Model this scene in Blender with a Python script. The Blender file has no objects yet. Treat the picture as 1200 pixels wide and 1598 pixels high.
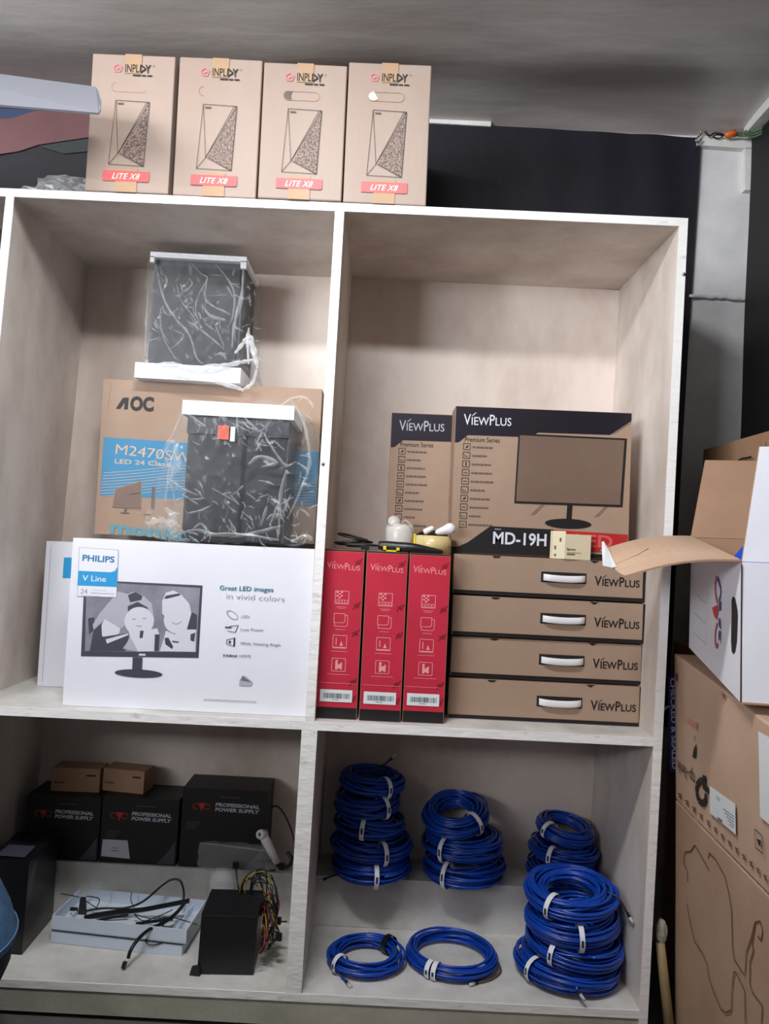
import bpy, bmesh, math, random
from mathutils import Vector, Matrix, noise

random.seed(7)
SC = bpy.context.scene
COL = SC.collection
ZO = 1.2                       # eye height above the floor; all z below are measured from the eye

# ------------------------------------------------------------------ camera
YAW, PIT, ROL, FPX, DST = 0.0022, 0.0403, 0.0547, 1208.5291, 1.94
_cy, _sy, _cp, _sp, _cr, _sr = (math.cos(YAW), math.sin(YAW), math.cos(PIT), math.sin(PIT), math.cos(ROL), math.sin(ROL))
FW = Vector((_sy * _cp, _cy * _cp, _sp))
_r = Vector((_cy, -_sy, 0)); _u = _r.cross(FW)
RT = _cr * _r + _sr * _u
UP = -_sr * _r + _cr * _u
CAM = Vector((0, -DST, 0))
cd = bpy.data.cameras.new('camera'); cam = bpy.data.objects.new('camera', cd); COL.objects.link(cam)
cd.sensor_fit = 'HORIZONTAL'; cd.sensor_width = 36.0; cd.lens = FPX * 36.0 / 1200.0
cd.clip_start = 0.02
cam.matrix_world = Matrix(((RT.x, UP.x, -FW.x, CAM.x), (RT.y, UP.y, -FW.y, CAM.y), (RT.z, UP.z, -FW.z, CAM.z + ZO), (0, 0, 0, 1)))
SC.camera = cam

# ------------------------------------------------------------------ light and exposure
SC.view_settings.view_transform = 'Standard'
SC.view_settings.look = 'None'
SC.view_settings.exposure = 0.0
SC.view_settings.gamma = 1.0
W = bpy.data.worlds.new('world'); SC.world = W; W.use_nodes = True
W.node_tree.nodes['Background'].inputs[0].default_value = (0.80, 0.88, 1.0, 1)
W.node_tree.nodes['Background'].inputs[1].default_value = 0.012

def area(name, loc, target, sx, sy, power, col):
    l = bpy.data.lights.new(name, 'AREA'); l.shape = 'RECTANGLE'; l.size = sx; l.size_y = sy
    l.energy = power; l.color = col
    o = bpy.data.objects.new(name, l); COL.objects.link(o)
    o.location = (loc[0], loc[1], loc[2] + ZO)
    d = Vector(target) - Vector(loc)
    o.rotation_euler = d.to_track_quat('-Z', 'Y').to_euler()
    return o
area('ceiling_tube_light', (-0.30, -1.05, 1.31), (-0.2, -0.5, -1.1), 0.5, 0.12, 28, (0.96, 0.98, 1.0))
area('shop_entrance_daylight', (-3.3, -4.6, 0.60), (0.0, 0.2, 0.3), 2.2, 1.4, 250, (0.93, 0.96, 1.0))
area('ceiling_fill_light', (-1.55, -1.15, 1.08), (-1.5, -0.95, 1.5), 0.7, 0.15, 20, (0.96, 0.98, 1.0))  # added fill aimed up to brighten the ceiling; no lamp hangs there

# ------------------------------------------------------------------ helpers
def lin(c):
    return tuple((v / 12.92 if v <= 0.04045 else ((v + 0.055) / 1.055) ** 2.4) for v in (x / 255.0 for x in c))

def mat(name, rgb, rough=0.6, var=0.0, scale=6.0, metal=0.0, bump=0.0, bscale=60.0, spec=0.5, rgb2=None, stretch=(1, 1, 1), coat=0.0, sharp=(0.35, 0.65)):
    m = bpy.data.materials.new(name); m.use_nodes = True
    nt = m.node_tree; b = nt.nodes['Principled BSDF']
    c = lin(rgb)
    b.inputs['Base Color'].default_value = (*c, 1)
    b.inputs['Roughness'].default_value = rough
    b.inputs['Metallic'].default_value = metal
    b.inputs['Specular IOR Level'].default_value = spec
    b.inputs['Coat Weight'].default_value = coat
    tc = None
    if var > 0 or rgb2 or bump > 0:
        tc = nt.nodes.new('ShaderNodeTexCoord')
        mp = nt.nodes.new('ShaderNodeMapping'); mp.inputs['Scale'].default_value = stretch
        nt.links.new(tc.outputs['Object'], mp.inputs['Vector'])
    if var > 0 or rgb2:
        n = nt.nodes.new('ShaderNodeTexNoise'); n.inputs['Scale'].default_value = scale; n.inputs['Detail'].default_value = 6
        n.inputs['Roughness'].default_value = 0.62
        nt.links.new(mp.outputs[0], n.inputs['Vector'])
        r = nt.nodes.new('ShaderNodeValToRGB')
        r.color_ramp.elements[0].position = sharp[0]; r.color_ramp.elements[1].position = sharp[1]
        c2 = lin(rgb2) if rgb2 else tuple(v * (1 - var) for v in c)
        r.color_ramp.elements[0].color = (*c2, 1); r.color_ramp.elements[1].color = (*c, 1)
        nt.links.new(n.outputs['Fac'], r.inputs[0]); nt.links.new(r.outputs[0], b.inputs['Base Color'])
    if bump > 0:
        n2 = nt.nodes.new('ShaderNodeTexNoise'); n2.inputs['Scale'].default_value = bscale; n2.inputs['Detail'].default_value = 4
        nt.links.new(mp.outputs[0], n2.inputs['Vector'])
        bp = nt.nodes.new('ShaderNodeBump'); bp.inputs['Strength'].default_value = bump; bp.inputs['Distance'].default_value = 0.01
        nt.links.new(n2.outputs['Fac'], bp.inputs['Height']); nt.links.new(bp.outputs[0], b.inputs['Normal'])
    return m

def film(name, fog=0.18, peak=0.55, tint=(0.93, 0.95, 0.97), rough=0.12, scale=14.0, lo=0.55, hi=0.9, stretch=(1.5, 1.0, .55), turn=.5):
    """thin crumpled plastic film: clear where flat, milky and shiny along the creases"""
    m = bpy.data.materials.new(name); m.use_nodes = True
    nt = m.node_tree; nt.nodes.clear()
    out = nt.nodes.new('ShaderNodeOutputMaterial')
    tr = nt.nodes.new('ShaderNodeBsdfTransparent'); tr.inputs[0].default_value = (0.97, 0.98, 0.98, 1)
    pb = nt.nodes.new('ShaderNodeBsdfPrincipled')
    pb.inputs['Base Color'].default_value = (*tint, 1); pb.inputs['Roughness'].default_value = rough
    pb.inputs['Specular IOR Level'].default_value = 0.9
    tc = nt.nodes.new('ShaderNodeTexCoord')
    n = nt.nodes.new('ShaderNodeTexNoise'); n.noise_type = 'RIDGED_MULTIFRACTAL'
    n.inputs['Scale'].default_value = scale; n.inputs['Detail'].default_value = 3; n.inputs['Distortion'].default_value = .6
    mp = nt.nodes.new('ShaderNodeMapping'); mp.inputs['Scale'].default_value = stretch; mp.inputs['Rotation'].default_value = (0, turn, .2)
    nt.links.new(tc.outputs['Object'], mp.inputs['Vector']); nt.links.new(mp.outputs[0], n.inputs['Vector'])
    n.normalize = True
    r = nt.nodes.new('ShaderNodeValToRGB')
    r.color_ramp.elements[0].position = lo; r.color_ramp.elements[1].position = hi
    r.color_ramp.elements[0].color = (fog,) * 3 + (1,); r.color_ramp.elements[1].color = (peak,) * 3 + (1,)
    nt.links.new(n.outputs['Fac'], r.inputs[0])
    bp = nt.nodes.new('ShaderNodeBump'); bp.inputs['Strength'].default_value = 0.5; bp.inputs['Distance'].default_value = 0.01
    nt.links.new(n.outputs['Fac'], bp.inputs['Height']); nt.links.new(bp.outputs[0], pb.inputs['Normal'])
    mx = nt.nodes.new('ShaderNodeMixShader')
    nt.links.new(r.outputs[0], mx.inputs[0]); nt.links.new(tr.outputs[0], mx.inputs[1]); nt.links.new(pb.outputs[0], mx.inputs[2])
    nt.links.new(mx.outputs[0], out.inputs[0])
    return m

BASE = {}
def V(*a): return Vector(a)

class MB:
    """collects shapes in room coordinates, then links them as ONE mesh object"""
    def __init__(s): s.v = []; s.f = []; s.m = []; s.mats = []; s.smooth = []
    def mi(s, m):
        if m not in s.mats: s.mats.append(m)
        return s.mats.index(m)
    def add(s, vs, fs, m, smooth=False):
        o = len(s.v); k = s.mi(m); s.v += [Vector(v) for v in vs]
        for f in fs: s.f.append([i + o for i in f]); s.m.append(k); s.smooth.append(smooth)
    def bm(s, b, m, smooth=False):
        b.verts.ensure_lookup_table(); b.verts.index_update()
        s.add([v.co.copy() for v in b.verts], [[v.index for v in f.verts] for f in b.faces], m, smooth); b.free()
    def hexa(s, p, m, bev=0.0, seg=2, cuts=0, wob=0.0, seed=0):
        """p: 8 corners, bottom ring (front-left, front-right, back-right, back-left) then top ring"""
        b = bmesh.new(); vs = [b.verts.new(Vector(q)) for q in p]
        for f in ((3, 2, 1, 0), (4, 5, 6, 7), (0, 1, 5, 4), (1, 2, 6, 5), (2, 3, 7, 6), (3, 0, 4, 7)): b.faces.new([vs[i] for i in f])
        if cuts:
            bmesh.ops.subdivide_edges(b, edges=b.edges[:], cuts=cuts, use_grid_fill=True)
            if wob:
                for v in b.verts:
                    d = noise.noise_vector(v.co * 3.1 + Vector((seed, seed * 2, 0))); v.co += d * wob
        if bev:
            es = [e for e in b.edges if len(e.link_faces) == 2 and e.calc_face_angle(0) > 0.6]
            bmesh.ops.bevel(b, geom=es, offset=bev, segments=seg, affect='EDGES', profile=0.5)
        s.bm(b, m)
    def box(s, x0, x1, y0, y1, z0, z1, m, bev=0.0, **k):
        s.hexa([(x0, y0, z0), (x1, y0, z0), (x1, y1, z0), (x0, y1, z0), (x0, y0, z1), (x1, y0, z1), (x1, y1, z1), (x0, y1, z1)], m, bev, **k)
    def tube(s, pts, r, m, sides=8, closed=False, flat=1.0, caps=True):
        pts = [Vector(p) for p in pts]; n = len(pts); vs = []; fs = []
        up = Vector((0, 0, 1)); prev = None
        for i, p in enumerate(pts):
            a = pts[i - 1] if (i > 0 or closed) else p
            c = pts[(i + 1) % n] if (i < n - 1 or closed) else p
            t = (c - a); t = t.normalized() if t.length > 1e-9 else Vector((1, 0, 0))
            if prev is None:
                s1 = t.cross(up); s1 = s1 if s1.length > 1e-4 else t.cross(Vector((1, 0, 0)))
            else: s1 = prev - t * prev.dot(t)
            s1.normalize(); prev = s1; s2 = t.cross(s1)
            rr = r[i] if isinstance(r, (list, tuple)) else r
            for k in range(sides):
                g = 2 * math.pi * k / sides
                vs.append(p + s1 * math.cos(g) * rr + s2 * math.sin(g) * rr * flat)
        last = n if closed else n - 1
        for i in range(last):
            for k in range(sides):
                j = (i + 1) % n; k2 = (k + 1) % sides
                fs.append([i * sides + k, i * sides + k2, j * sides + k2, j * sides + k])
        if not closed and caps:
            fs.append(list(range(sides))[::-1]); fs.append([(n - 1) * sides + k for k in range(sides)])
        s.add(vs, fs, m, True)
    def lathe(s, prof, c, m, seg=32, axis='z', a0=0.0, a1=2 * math.pi, rot=None):
        vs = []; fs = []; n = len(prof); full = abs(a1 - a0 - 2 * math.pi) < 1e-6
        cnt = seg if full else seg + 1
        for i in range(cnt):
            g = a0 + (a1 - a0) * i / seg
            for (r, z) in prof:
                p = Vector((r * math.cos(g), r * math.sin(g), z))
                if rot: p = rot @ p
                vs.append(Vector(c) + p)
        for i in range(seg):
            j = (i + 1) % cnt
            for k in range(n - 1): fs.append([i * n + k, j * n + k, j * n + k + 1, i * n + k + 1])
        s.add(vs, fs, m, True)
    def grid(s, fn, nu, nv, m, smooth=True, mfn=None):
        vs = [fn(i / nu, j / nv) for j in range(nv + 1) for i in range(nu + 1)]
        for_m = {}
        for j in range(nv):
            for i in range(nu):
                mm = mfn((i + .5) / nu, (j + .5) / nv) if mfn else m
                for_m.setdefault(mm, []).append([j * (nu + 1) + i, j * (nu + 1) + i + 1, (j + 1) * (nu + 1) + i + 1, (j + 1) * (nu + 1) + i])
        o = len(s.v); s.v += [Vector(v) for v in vs]
        for mm, fs in for_m.items():
            k = s.mi(mm)
            for f in fs: s.f.append([q + o for q in f]); s.m.append(k); s.smooth.append(smooth)
    def build(s, name, parent=None, base=None):
        if parent is not None: bs = BASE[parent.name]
        else:
            if base is None:
                xs = [v.x for v in s.v]; ys = [v.y for v in s.v]
                base = Vector(((min(xs) + max(xs)) / 2, (min(ys) + max(ys)) / 2, min(v.z for v in s.v)))
            bs = Vector(base)
        me = bpy.data.meshes.new(name)
        me.from_pydata([tuple(v - bs) for v in s.v], [], s.f)
        for m in s.mats: me.materials.append(m)
        me.polygons.foreach_set('material_index', s.m); me.polygons.foreach_set('use_smooth', s.smooth)
        me.update()
        o = bpy.data.objects.new(name, me); COL.objects.link(o)
        if parent is not None: o.parent = parent
        else: o.location = bs + Vector((0, 0, ZO))
        BASE[o.name] = bs
        return o

def tag(o, label, cat, group=None):
    o['label'] = label; o['category'] = cat
    if group: o['group'] = group
    return o
def thing(name, label, cat, base, group=None):
    o = bpy.data.objects.new(name, None); COL.objects.link(o); o.empty_display_size = 0.05
    o.location = Vector(base) + Vector((0, 0, ZO)); BASE[o.name] = Vector(base)
    return tag(o, label, cat, group)
def struct(o): o['kind'] = 'structure'; return o
def copy_tree(o, parent=None):
    c = o.copy(); COL.objects.link(c)
    if parent is not None: c.parent = parent
    for ch in list(o.children): copy_tree(ch, c)
    return c

# pixel of the photograph -> point of the room (used to measure where things are)
def ray(px, py): return FW + RT * ((px - 600) / FPX) - UP * ((py - 799) / FPX)
def atY(px, py, Y):
    r = ray(px, py); return CAM + r * ((Y + DST) / r.y)
def atZ(px, py, z):
    r = ray(px, py); return CAM + r * (z / r.z)

# lettering: the built-in font as flat mesh, cached
_TC = {}
def glyphs(s, bold=0.0, shear=0.0, space=1.0):
    k = (s, bold, shear, space)
    if k not in _TC:
        c = bpy.data.curves.new('lettering', 'FONT'); c.body = s; c.size = 1.0; c.offset = bold; c.shear = shear; c.space_character = space
        c.resolution_u = 3
        o = bpy.data.objects.new('lettering', c)
        me = o.to_mesh()
        vs = [(v.co.x, v.co.y) for v in me.vertices]; fs = [list(p.vertices) for p in me.polygons]
        o.to_mesh_clear(); bpy.data.objects.remove(o); bpy.data.curves.remove(c)
        xs = [v[0] for v in vs]
        _TC[k] = (vs, fs, min(xs), max(xs))
    return _TC[k]
CAPH = 0.69

class Face:
    """a flat printed face; u runs right, v runs up, prints lie a hair above it"""
    def __init__(s, mb, O, U, Vv):
        s.mb = mb; s.O = Vector(O); s.U = Vector(U).normalized(); Vv = Vector(Vv)
        s.Vv = (Vv - s.U * Vv.dot(s.U)).normalized(); s.N = s.U.cross(s.Vv); s.k = 0.0005
    def P(s, px, py):
        r = ray(px, py); t = (s.O - CAM).dot(s.N) / r.dot(s.N); q = CAM + r * t - s.O
        return (q.dot(s.U), q.dot(s.Vv))
    def w(s, uv, off=None): return s.O + s.U * uv[0] + s.Vv * uv[1] + s.N * (s.k if off is None else off)
    def nx(s): s.k += 0.00003
    def poly(s, pts, m, px=False):
        if px: pts = [s.P(*p) for p in pts]
        a = sum(pts[i][0] * pts[(i + 1) % len(pts)][1] - pts[(i + 1) % len(pts)][0] * pts[i][1] for i in range(len(pts)))
        if a < 0: pts = pts[::-1]
        s.mb.add([s.w(p) for p in pts], [list(range(len(pts)))], m); s.nx()
    def rect(s, u0, v0, u1, v1, m): s.poly([(u0, v0), (u1, v0), (u1, v1), (u0, v1)], m)
    def line(s, a, b, wd, m, px=False):
        if px: a, b = s.P(*a), s.P(*b)
        a = Vector(a); b = Vector(b); d = (b - a); 
        if d.length < 1e-7: return
        d.normalize(); n = Vector((-d.y, d.x)) * wd / 2
        s.poly([tuple(a - n), tuple(b - n), tuple(b + n), tuple(a + n)], m)
    def path(s, pts, wd, m, px=False, closed=False):
        if px: pts = [s.P(*p) for p in pts]
        if closed: pts = pts + pts[:1]
        k = s.k
        for i in range(len(pts) - 1): s.line(pts[i], pts[i + 1], wd, m); 
        s.k = k; s.nx()
    def ell(s, c, ru, rv, m, n=28, a0=0, a1=360, px=False, rot=0.0):
        if px: c = s.P(*c)
        pts = []
        for i in range(n):
            g = math.radians(a0 + (a1 - a0) * i / (n if a1 - a0 == 360 else n - 1))
            x, y = ru * math.cos(g), rv * math.sin(g)
            pts.append((c[0] + x * math.cos(rot) - y * math.sin(rot), c[1] + x * math.sin(rot) + y * math.cos(rot)))
        s.poly(pts, m)
    def frame(s, u0, v0, u1, v1, wd, m):
        s.path([(u0, v0), (u1, v0), (u1, v1), (u0, v1)], wd, m, closed=True)
    def text(s, t, a, b, m, h=None, px=False, bold=0.0, shear=0.0, space=1.0, flip=False):
        """baseline from a to b; h = cap height in metres (default natural)"""
        if px: a, b = s.P(*a), s.P(*b)
        vs, fs, x0, x1 = glyphs(t, bold, shear, space)
        a = Vector(a); b = Vector(b); L = (b - a).length; d = (b - a) / L; n = Vector((-d.y, d.x))
        sx = L / (x1 - x0); sy = (h / CAPH) if h else sx
        out = [s.w(tuple(a + d * ((x - x0) * sx) + n * (y * sy))) for x, y in vs]
        s.mb.add(out, fs, m); s.nx()
    def logo(s, a, b, h, m, px=False, bold=0.0):
        """the wordmark with large V and P and small capitals, slanted stroke over the I"""
        if px: a, b = s.P(*a), s.P(*b)
        parts = (('V', 1.0), ('IEW', 0.74), ('P', 1.0), ('LUS', 0.74)); gap = 0.06
        ws = [(glyphs(t, bold)[3] - glyphs(t, bold)[2]) * k * (1.18 if k < 1 else 1.0) for t, k in parts]
        tot = sum(ws) + gap * 3; a = Vector(a); b = Vector(b); L = (b - a).length; d = (b - a) / L; n = Vector((-d.y, d.x)); x = 0
        for (t, k), wv in zip(parts, ws):
            p = a + d * (x / tot * L); q = a + d * ((x + wv) / tot * L)
            kk = s.k; s.text(t, tuple(p), tuple(q), m, h=h * k, bold=bold); s.k = kk
            if t == 'IEW':
                c = p + n * (h * .86) + d * (0.0 * L)
                s.poly([tuple(c), tuple(c + d * h * .14), tuple(c + d * h * .45 + n * h * .3), tuple(c + d * h * .36 + n * h * .3)], m); s.k = kk
            x += wv + gap
        s.nx()

# ------------------------------------------------------------------ materials
M = {}
M['ply'] = mat('painted_plywood', (224, 214, 206), 0.5, rgb2=(186, 172, 162), scale=3.6, bump=0.12, bscale=25, stretch=(1, 1, .5), sharp=(.32, .6))
M['ply_back'] = mat('stained_plywood', (228, 214, 204), 0.5, rgb2=(196, 178, 166), scale=2.6, bump=0.1, bscale=20, stretch=(1.3, 1, .7), sharp=(.28, .56))
M['edge'] = mat('painted_edge', (243, 240, 238), 0.5, rgb2=(206, 199, 192), scale=24, bump=0.3, bscale=40, stretch=(.5, 1, 1.4), sharp=(.30, .42))
M['shelf_top'] = mat('worn_shelf_paint', (222, 220, 216), 0.5, rgb2=(188, 184, 178), scale=6, bump=0.2, bscale=30)
M['kick'] = mat('kick_paint', (186, 182, 168), 0.6, rgb2=(160, 156, 142), scale=5, bump=.1)
M['ceil'] = mat('ceiling_sheet', (226, 222, 218), 0.38, rgb2=(192, 182, 178), scale=1.6, bump=0.25, bscale=7, stretch=(.5, 1.6, 1), sharp=(.3, .7))
M['wall'] = mat('white_wall_paint', (226, 224, 226), 0.6, rgb2=(196, 196, 196), scale=3, bump=0.2, bscale=18)
M['wall_dark'] = mat('grey_wall', (120, 120, 116), 0.8, var=.2, scale=4)
M['floor'] = mat('floor_concrete', (96, 94, 92), 0.7, var=.25, scale=5)
M['trim'] = mat('white_trim_paint', (230, 230, 226), 0.5, var=.15, scale=12, bump=.2)
M['navy'] = mat('navy_tarpaulin', (18, 16, 30), 0.6, var=.3, scale=4, bump=.3, bscale=9)
M['maroon'] = mat('maroon_print', (112, 72, 74), 0.5, var=.2, scale=5)
M['tgreen'] = mat('green_print', (38, 44, 46), 0.5, var=.3, scale=5)
M['tblue'] = mat('blue_print', (44, 58, 92), 0.5)
M['black_tarp'] = mat('black_sheet', (12, 12, 13), 0.6, var=.3, scale=3, bump=.25, bscale=5)
M['kraft_pink'] = mat('pale_carton', (164, 144, 132), 0.55, rgb2=(156, 135, 122), scale=3, bump=.06, bscale=90, stretch=(1, 1, .4))
M['kraft'] = mat('kraft_carton', (166, 140, 120), 0.6, rgb2=(156, 128, 108), scale=3, bump=.06, bscale=90)
M['kraft_dark'] = mat('brown_carton', (164, 128, 100), 0.65, rgb2=(148, 112, 86), scale=4, bump=.08, bscale=60)
M['kraft_tp'] = mat('tan_carton', (204, 174, 150), 0.6, rgb2=(192, 160, 136), scale=3, bump=.06, bscale=60)
M['kraft_big'] = mat('large_brown_carton', (190, 160, 136), 0.65, rgb2=(174, 142, 118), scale=2.5, bump=.08, bscale=50)
M['kraft_in'] = mat('carton_inside', (176, 140, 114), 0.75, rgb2=(164, 128, 102), scale=5, bump=.08, bscale=40)
M['kraft_light'] = mat('light_carton_inside', (210, 178, 152), 0.7, rgb2=(198, 164, 138), scale=5)
M['tape'] = mat('parcel_tape', (178, 146, 116), 0.5, var=.1, scale=10, spec=.3)
M['ink'] = mat('black_ink', (34, 28, 26), 0.6)
M['ink_soft'] = mat('grey_print', (96, 84, 76), 0.6)
M['mesh_print'] = mat('grille_print', (150, 128, 116), 0.6, rgb2=(84, 70, 64), scale=240, sharp=(.45, .55))
M['redpink'] = mat('faded_red_print', (214, 92, 92), 0.5, var=.12, scale=14)
M['logo_pink'] = mat('pink_print', (214, 120, 122), 0.5)
M['cream_ink'] = mat('cream_print', (232, 206, 190), 0.5)
M['red_box'] = mat('red_carton', (202, 46, 70), 0.36, rgb2=(188, 44, 64), scale=5, spec=.5)
M['red_line'] = mat('pale_red_print', (236, 158, 160), 0.45)
M['red_dark'] = mat('dark_red_stamp', (120, 20, 34), 0.45)
M['black_print'] = mat('black_print', (20, 16, 18), 0.5)
M['violet'] = mat('dark_violet_print', (26, 17, 36), 0.42, rgb2=(24, 18, 26), scale=4)
M['led_red'] = mat('red_print', (178, 40, 40), 0.4)
M['screen_print'] = mat('brown_screen_print', (120, 98, 84), 0.5, rgb2=(112, 88, 76), scale=4)
M['white_label'] = mat('label_paper', (226, 230, 232), 0.5)
M['bar'] = mat('barcode_ink', (40, 48, 66), 0.6)
M['white_plastic'] = mat('white_plastic', (232, 230, 232), 0.3)
M['white_card'] = mat('white_carton', (236, 236, 244), 0.42, rgb2=(228, 228, 238), scale=2)
M['white_card_side'] = mat('white_carton_side', (214, 212, 208), 0.5)
M['cyan'] = mat('cyan_print', (0, 152, 214), 0.4)
M['phil_blue'] = mat('blue_lettering', (0, 116, 170), 0.4)
M['teal_ink'] = mat('teal_lettering', (0, 112, 140), 0.4)
M['grey_ink'] = mat('grey_lettering', (110, 112, 124), 0.5)
M['lgrey_ink'] = mat('light_grey_lettering', (160, 166, 180), 0.5)
M['g1'] = mat('grey_print_dark', (66, 66, 80), 0.4)
M['g2'] = mat('grey_print_mid', (122, 122, 136), 0.4, rgb2=(150, 150, 164), scale=9)
M['g3'] = mat('grey_print_light', (178, 178, 190), 0.4)
M['g4'] = mat('grey_print_pale', (214, 214, 224), 0.4)
M['aoc_blue'] = mat('blue_band_print', (34, 128, 172), 0.5, var=.08, scale=5)
M['aoc_teal'] = mat('teal_print', (70, 142, 160), 0.5)
M['cream'] = mat('cream_carton', (222, 208, 176), 0.5, var=.06, scale=8)
M['black_plastic'] = mat('black_plastic', (22, 22, 26), 0.38, bump=.05)
M['black_metal'] = mat('black_painted_metal', (24, 24, 28), 0.4, var=.2, scale=8, bump=.05)
M['case_dark'] = mat('dark_glass_panel', (26, 26, 34), 0.35, spec=.4)
M['case_frame'] = mat('case_frame', (44, 46, 54), 0.45)
M['foam'] = mat('white_foam', (240, 240, 246), 0.7, bump=.3, bscale=140)
M['film'] = film('clear_plastic_bag', 0.05, .5, scale=6, lo=.55, hi=.95)
M['film_milky'] = film('milky_plastic_bag', 0.05, .5, scale=6, lo=.5, hi=1.0)
M['clear'] = film('clear_plastic', 0.18, .6, scale=9, lo=.4, hi=.9)
M['film_fold'] = film('folded_film', 0.22, .75, scale=16, lo=.3, hi=.9, rough=.15, stretch=(1, 1, 1))
M['film_pale'] = film('gathered_film', 0.5, .85, scale=11, lo=.35, hi=.9, rough=.2)
M['orange'] = mat('orange_plastic', (220, 90, 60), 0.5)
M['paleblue'] = mat('pale_blue_plastic', (212, 223, 238), 0.35, var=.06, scale=6)
M['paleblue_in'] = mat('pale_blue_plastic_inside', (212, 220, 228), 0.4)
M['cable_blue'] = mat('blue_cable', (14, 72, 184), 0.26, var=.25, scale=9, spec=.6)
M['cable_black'] = mat('black_cable', (16, 16, 18), 0.4)
M['cable_yellow'] = mat('yellow_cable', (140, 116, 26), 0.4)
M['cable_red'] = mat('red_cable', (120, 24, 20), 0.4)
M['white_tie'] = mat('white_paper_tie', (236, 238, 242), 0.5)
M['clear_plug'] = mat('clear_plug', (190, 190, 190), 0.15, spec=.8)
M['yellow'] = mat('yellow_plastic', (226, 206, 40), 0.4)
M['beige_tape'] = mat('beige_tape_roll', (206, 182, 126), 0.25, rgb2=(226, 206, 150), scale=12, stretch=(1, 1, .1))
M['milky'] = mat('milky_plastic', (212, 206, 200), 0.3, var=.1, scale=15)
M['denim'] = mat('denim', (72, 110, 150), 0.8, var=.35, scale=30, bump=.3, bscale=200)
M['denim_hem'] = mat('denim_hem', (96, 136, 178), 0.8)
M['denim_dark'] = mat('dark_cloth', (24, 20, 36), 0.8, var=.3, scale=10)
M['blade'] = mat('fan_blade', (122, 124, 132), 0.4, var=.06, scale=4)
M['steel'] = mat('steel', (150, 150, 150), 0.3, metal=.9)
M['blue_bag'] = mat('blue_plastic', (30, 70, 190), 0.3)
M['blue_tape'] = mat('blue_tape', (40, 52, 150), 0.35)
M['logo_red'] = mat('red_logo', (206, 48, 54), 0.45)
M['logo_blue'] = mat('blue_logo', (38, 66, 132), 0.45)
M['logo_crimson'] = mat('crimson_logo', (190, 52, 96), 0.45)
M['pale_wood'] = mat('pale_wood', (176, 156, 116), 0.6, rgb2=(150, 130, 94), scale=8, stretch=(3, 3, .3))
M['green_wire'] = mat('green_wire', (70, 96, 70), 0.45)
M['wire_orange'] = mat('wire_nut', (224, 110, 40), 0.45)
M['marker'] = mat('brown_marker', (118, 72, 54), 0.6)
M['dark_gap'] = mat('dark_slot', (26, 20, 18), 0.8)

# ------------------------------------------------------------------ the room
zt = lambda x: 0.8483 + (0.8691 - 0.8483) * (x + 1.0003) / 1.7367
zm = lambda x: -0.4554 + (-0.4447 + 0.4554) * (x + 1.0003) / 1.7367
zb = lambda x: -1.1127 + (-1.1066 + 1.1127) * (x + 1.0003) / 1.7367
xl = lambda z: -1.0003 + (-0.0326) * (0.8483 - z) / 1.3037
xr = lambda z: 0.7364 - 0.0124 * (0.8691 - z) / 1.3138 if z > -0.4447 else 0.724 - 0.0089 * (-0.4447 - z) / 0.6619
xd = lambda z: -0.1516 - 0.0009 * (0.858 - z) / 1.31
x2 = lambda z: -0.1515 - 0.0026 * (-0.45 - z) / 0.66
T = 0.0215
DEP = 0.4977
FL = -1.2

mb = MB(); mb.grid(lambda u, v: V(-4.0 + 5.4 * u, -5.4 + 6.0 * v, FL), 4, 4, M['floor']); struct(mb.build('floor'))
def ceil_fn(u, v):
    x = -4.0 + 5.14 * u; y = 0.54 - 5.9 * v ** 2.2
    z = 1.352 + 0.02 * (x + 1) + 0.012 * noise.noise(Vector((x * 1.7, y * 3, 3)))
    if y < 0.2: z += 0.045 * min(1, (0.2 - y) * 2)
    else: z += (.006 + .028 * min(1, max(0, (x + .75) / .7))) * math.sin(math.pi * min(1.0, (y - 0.2) / 0.34)) * (.6 + .4 * noise.noise(Vector((x * 2.3, y, 9))))
    return V(x, y, z)
mb = MB(); mb.grid(ceil_fn, 60, 50, M['ceil']); struct(mb.build('ceiling'))
mb = MB(); mb.box(-4.0, 1.14, 0.54, 0.60, FL, 1.5, M['wall']); struct(mb.build('wall_back'))
mb = MB(); mb.box(-3.6, 1.14, -2.42, -2.32, FL, 0.22, M['wall_dark']); struct(mb.build('daylight_blocker'))   # unseen half-height partition, added to block low daylight from the lower compartments
mb = MB(); mb.box(1.14, 1.20, -5.4, 0.60, FL, 1.5, M['wall_dark']); struct(mb.build('wall_right'))
# thin batten, painted ceiling joint highlights and the moulding on the wall by the corner
mb = MB(); a = atY(560, 186, .535); b = atY(765, 196, .535)
mb.box(a.x, b.x, .515, .54, a.z - .01, a.z + .012, M['trim'], .002); struct(mb.build('trim_1'))
mb = MB()  # pale strips built in place of the highlights along the ceiling joints
for (p, q, h) in (((-40, 92, .12), (150, 106, .12), .008), ((-40, 110, .07), (70, 120, .07), .005)):
    a = atZ(p[0], p[1], 1.372); b = atZ(q[0], q[1], 1.372)
    mb.hexa([(a.x, a.y - h, 1.366), (b.x, b.y - h, 1.366), (b.x, b.y + h, 1.366), (a.x, a.y + h, 1.366), (a.x, a.y - h, 1.4), (b.x, b.y - h, 1.4), (b.x, b.y + h, 1.4), (a.x, a.y + h, 1.4)], M['trim'])
struct(mb.build('joint_highlight_strips'))
mb = MB()   # frame moulding on the white wall strip
a = atY(1095, 220, .53); b = atY(1174, 226, .53)
mb.hexa([(a.x - .02, .515, a.z - .022), (b.x, .515, b.z - .022), (b.x, .54, b.z - .022), (a.x - .02, .54, a.z - .022), (a.x - .02, .515, a.z + .008), (b.x, .515, b.z + .01), (b.x, .54, b.z + .01), (a.x - .02, .54, a.z + .008)], M['trim'], .004)
c = atY(1168, 300, .53)
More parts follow.
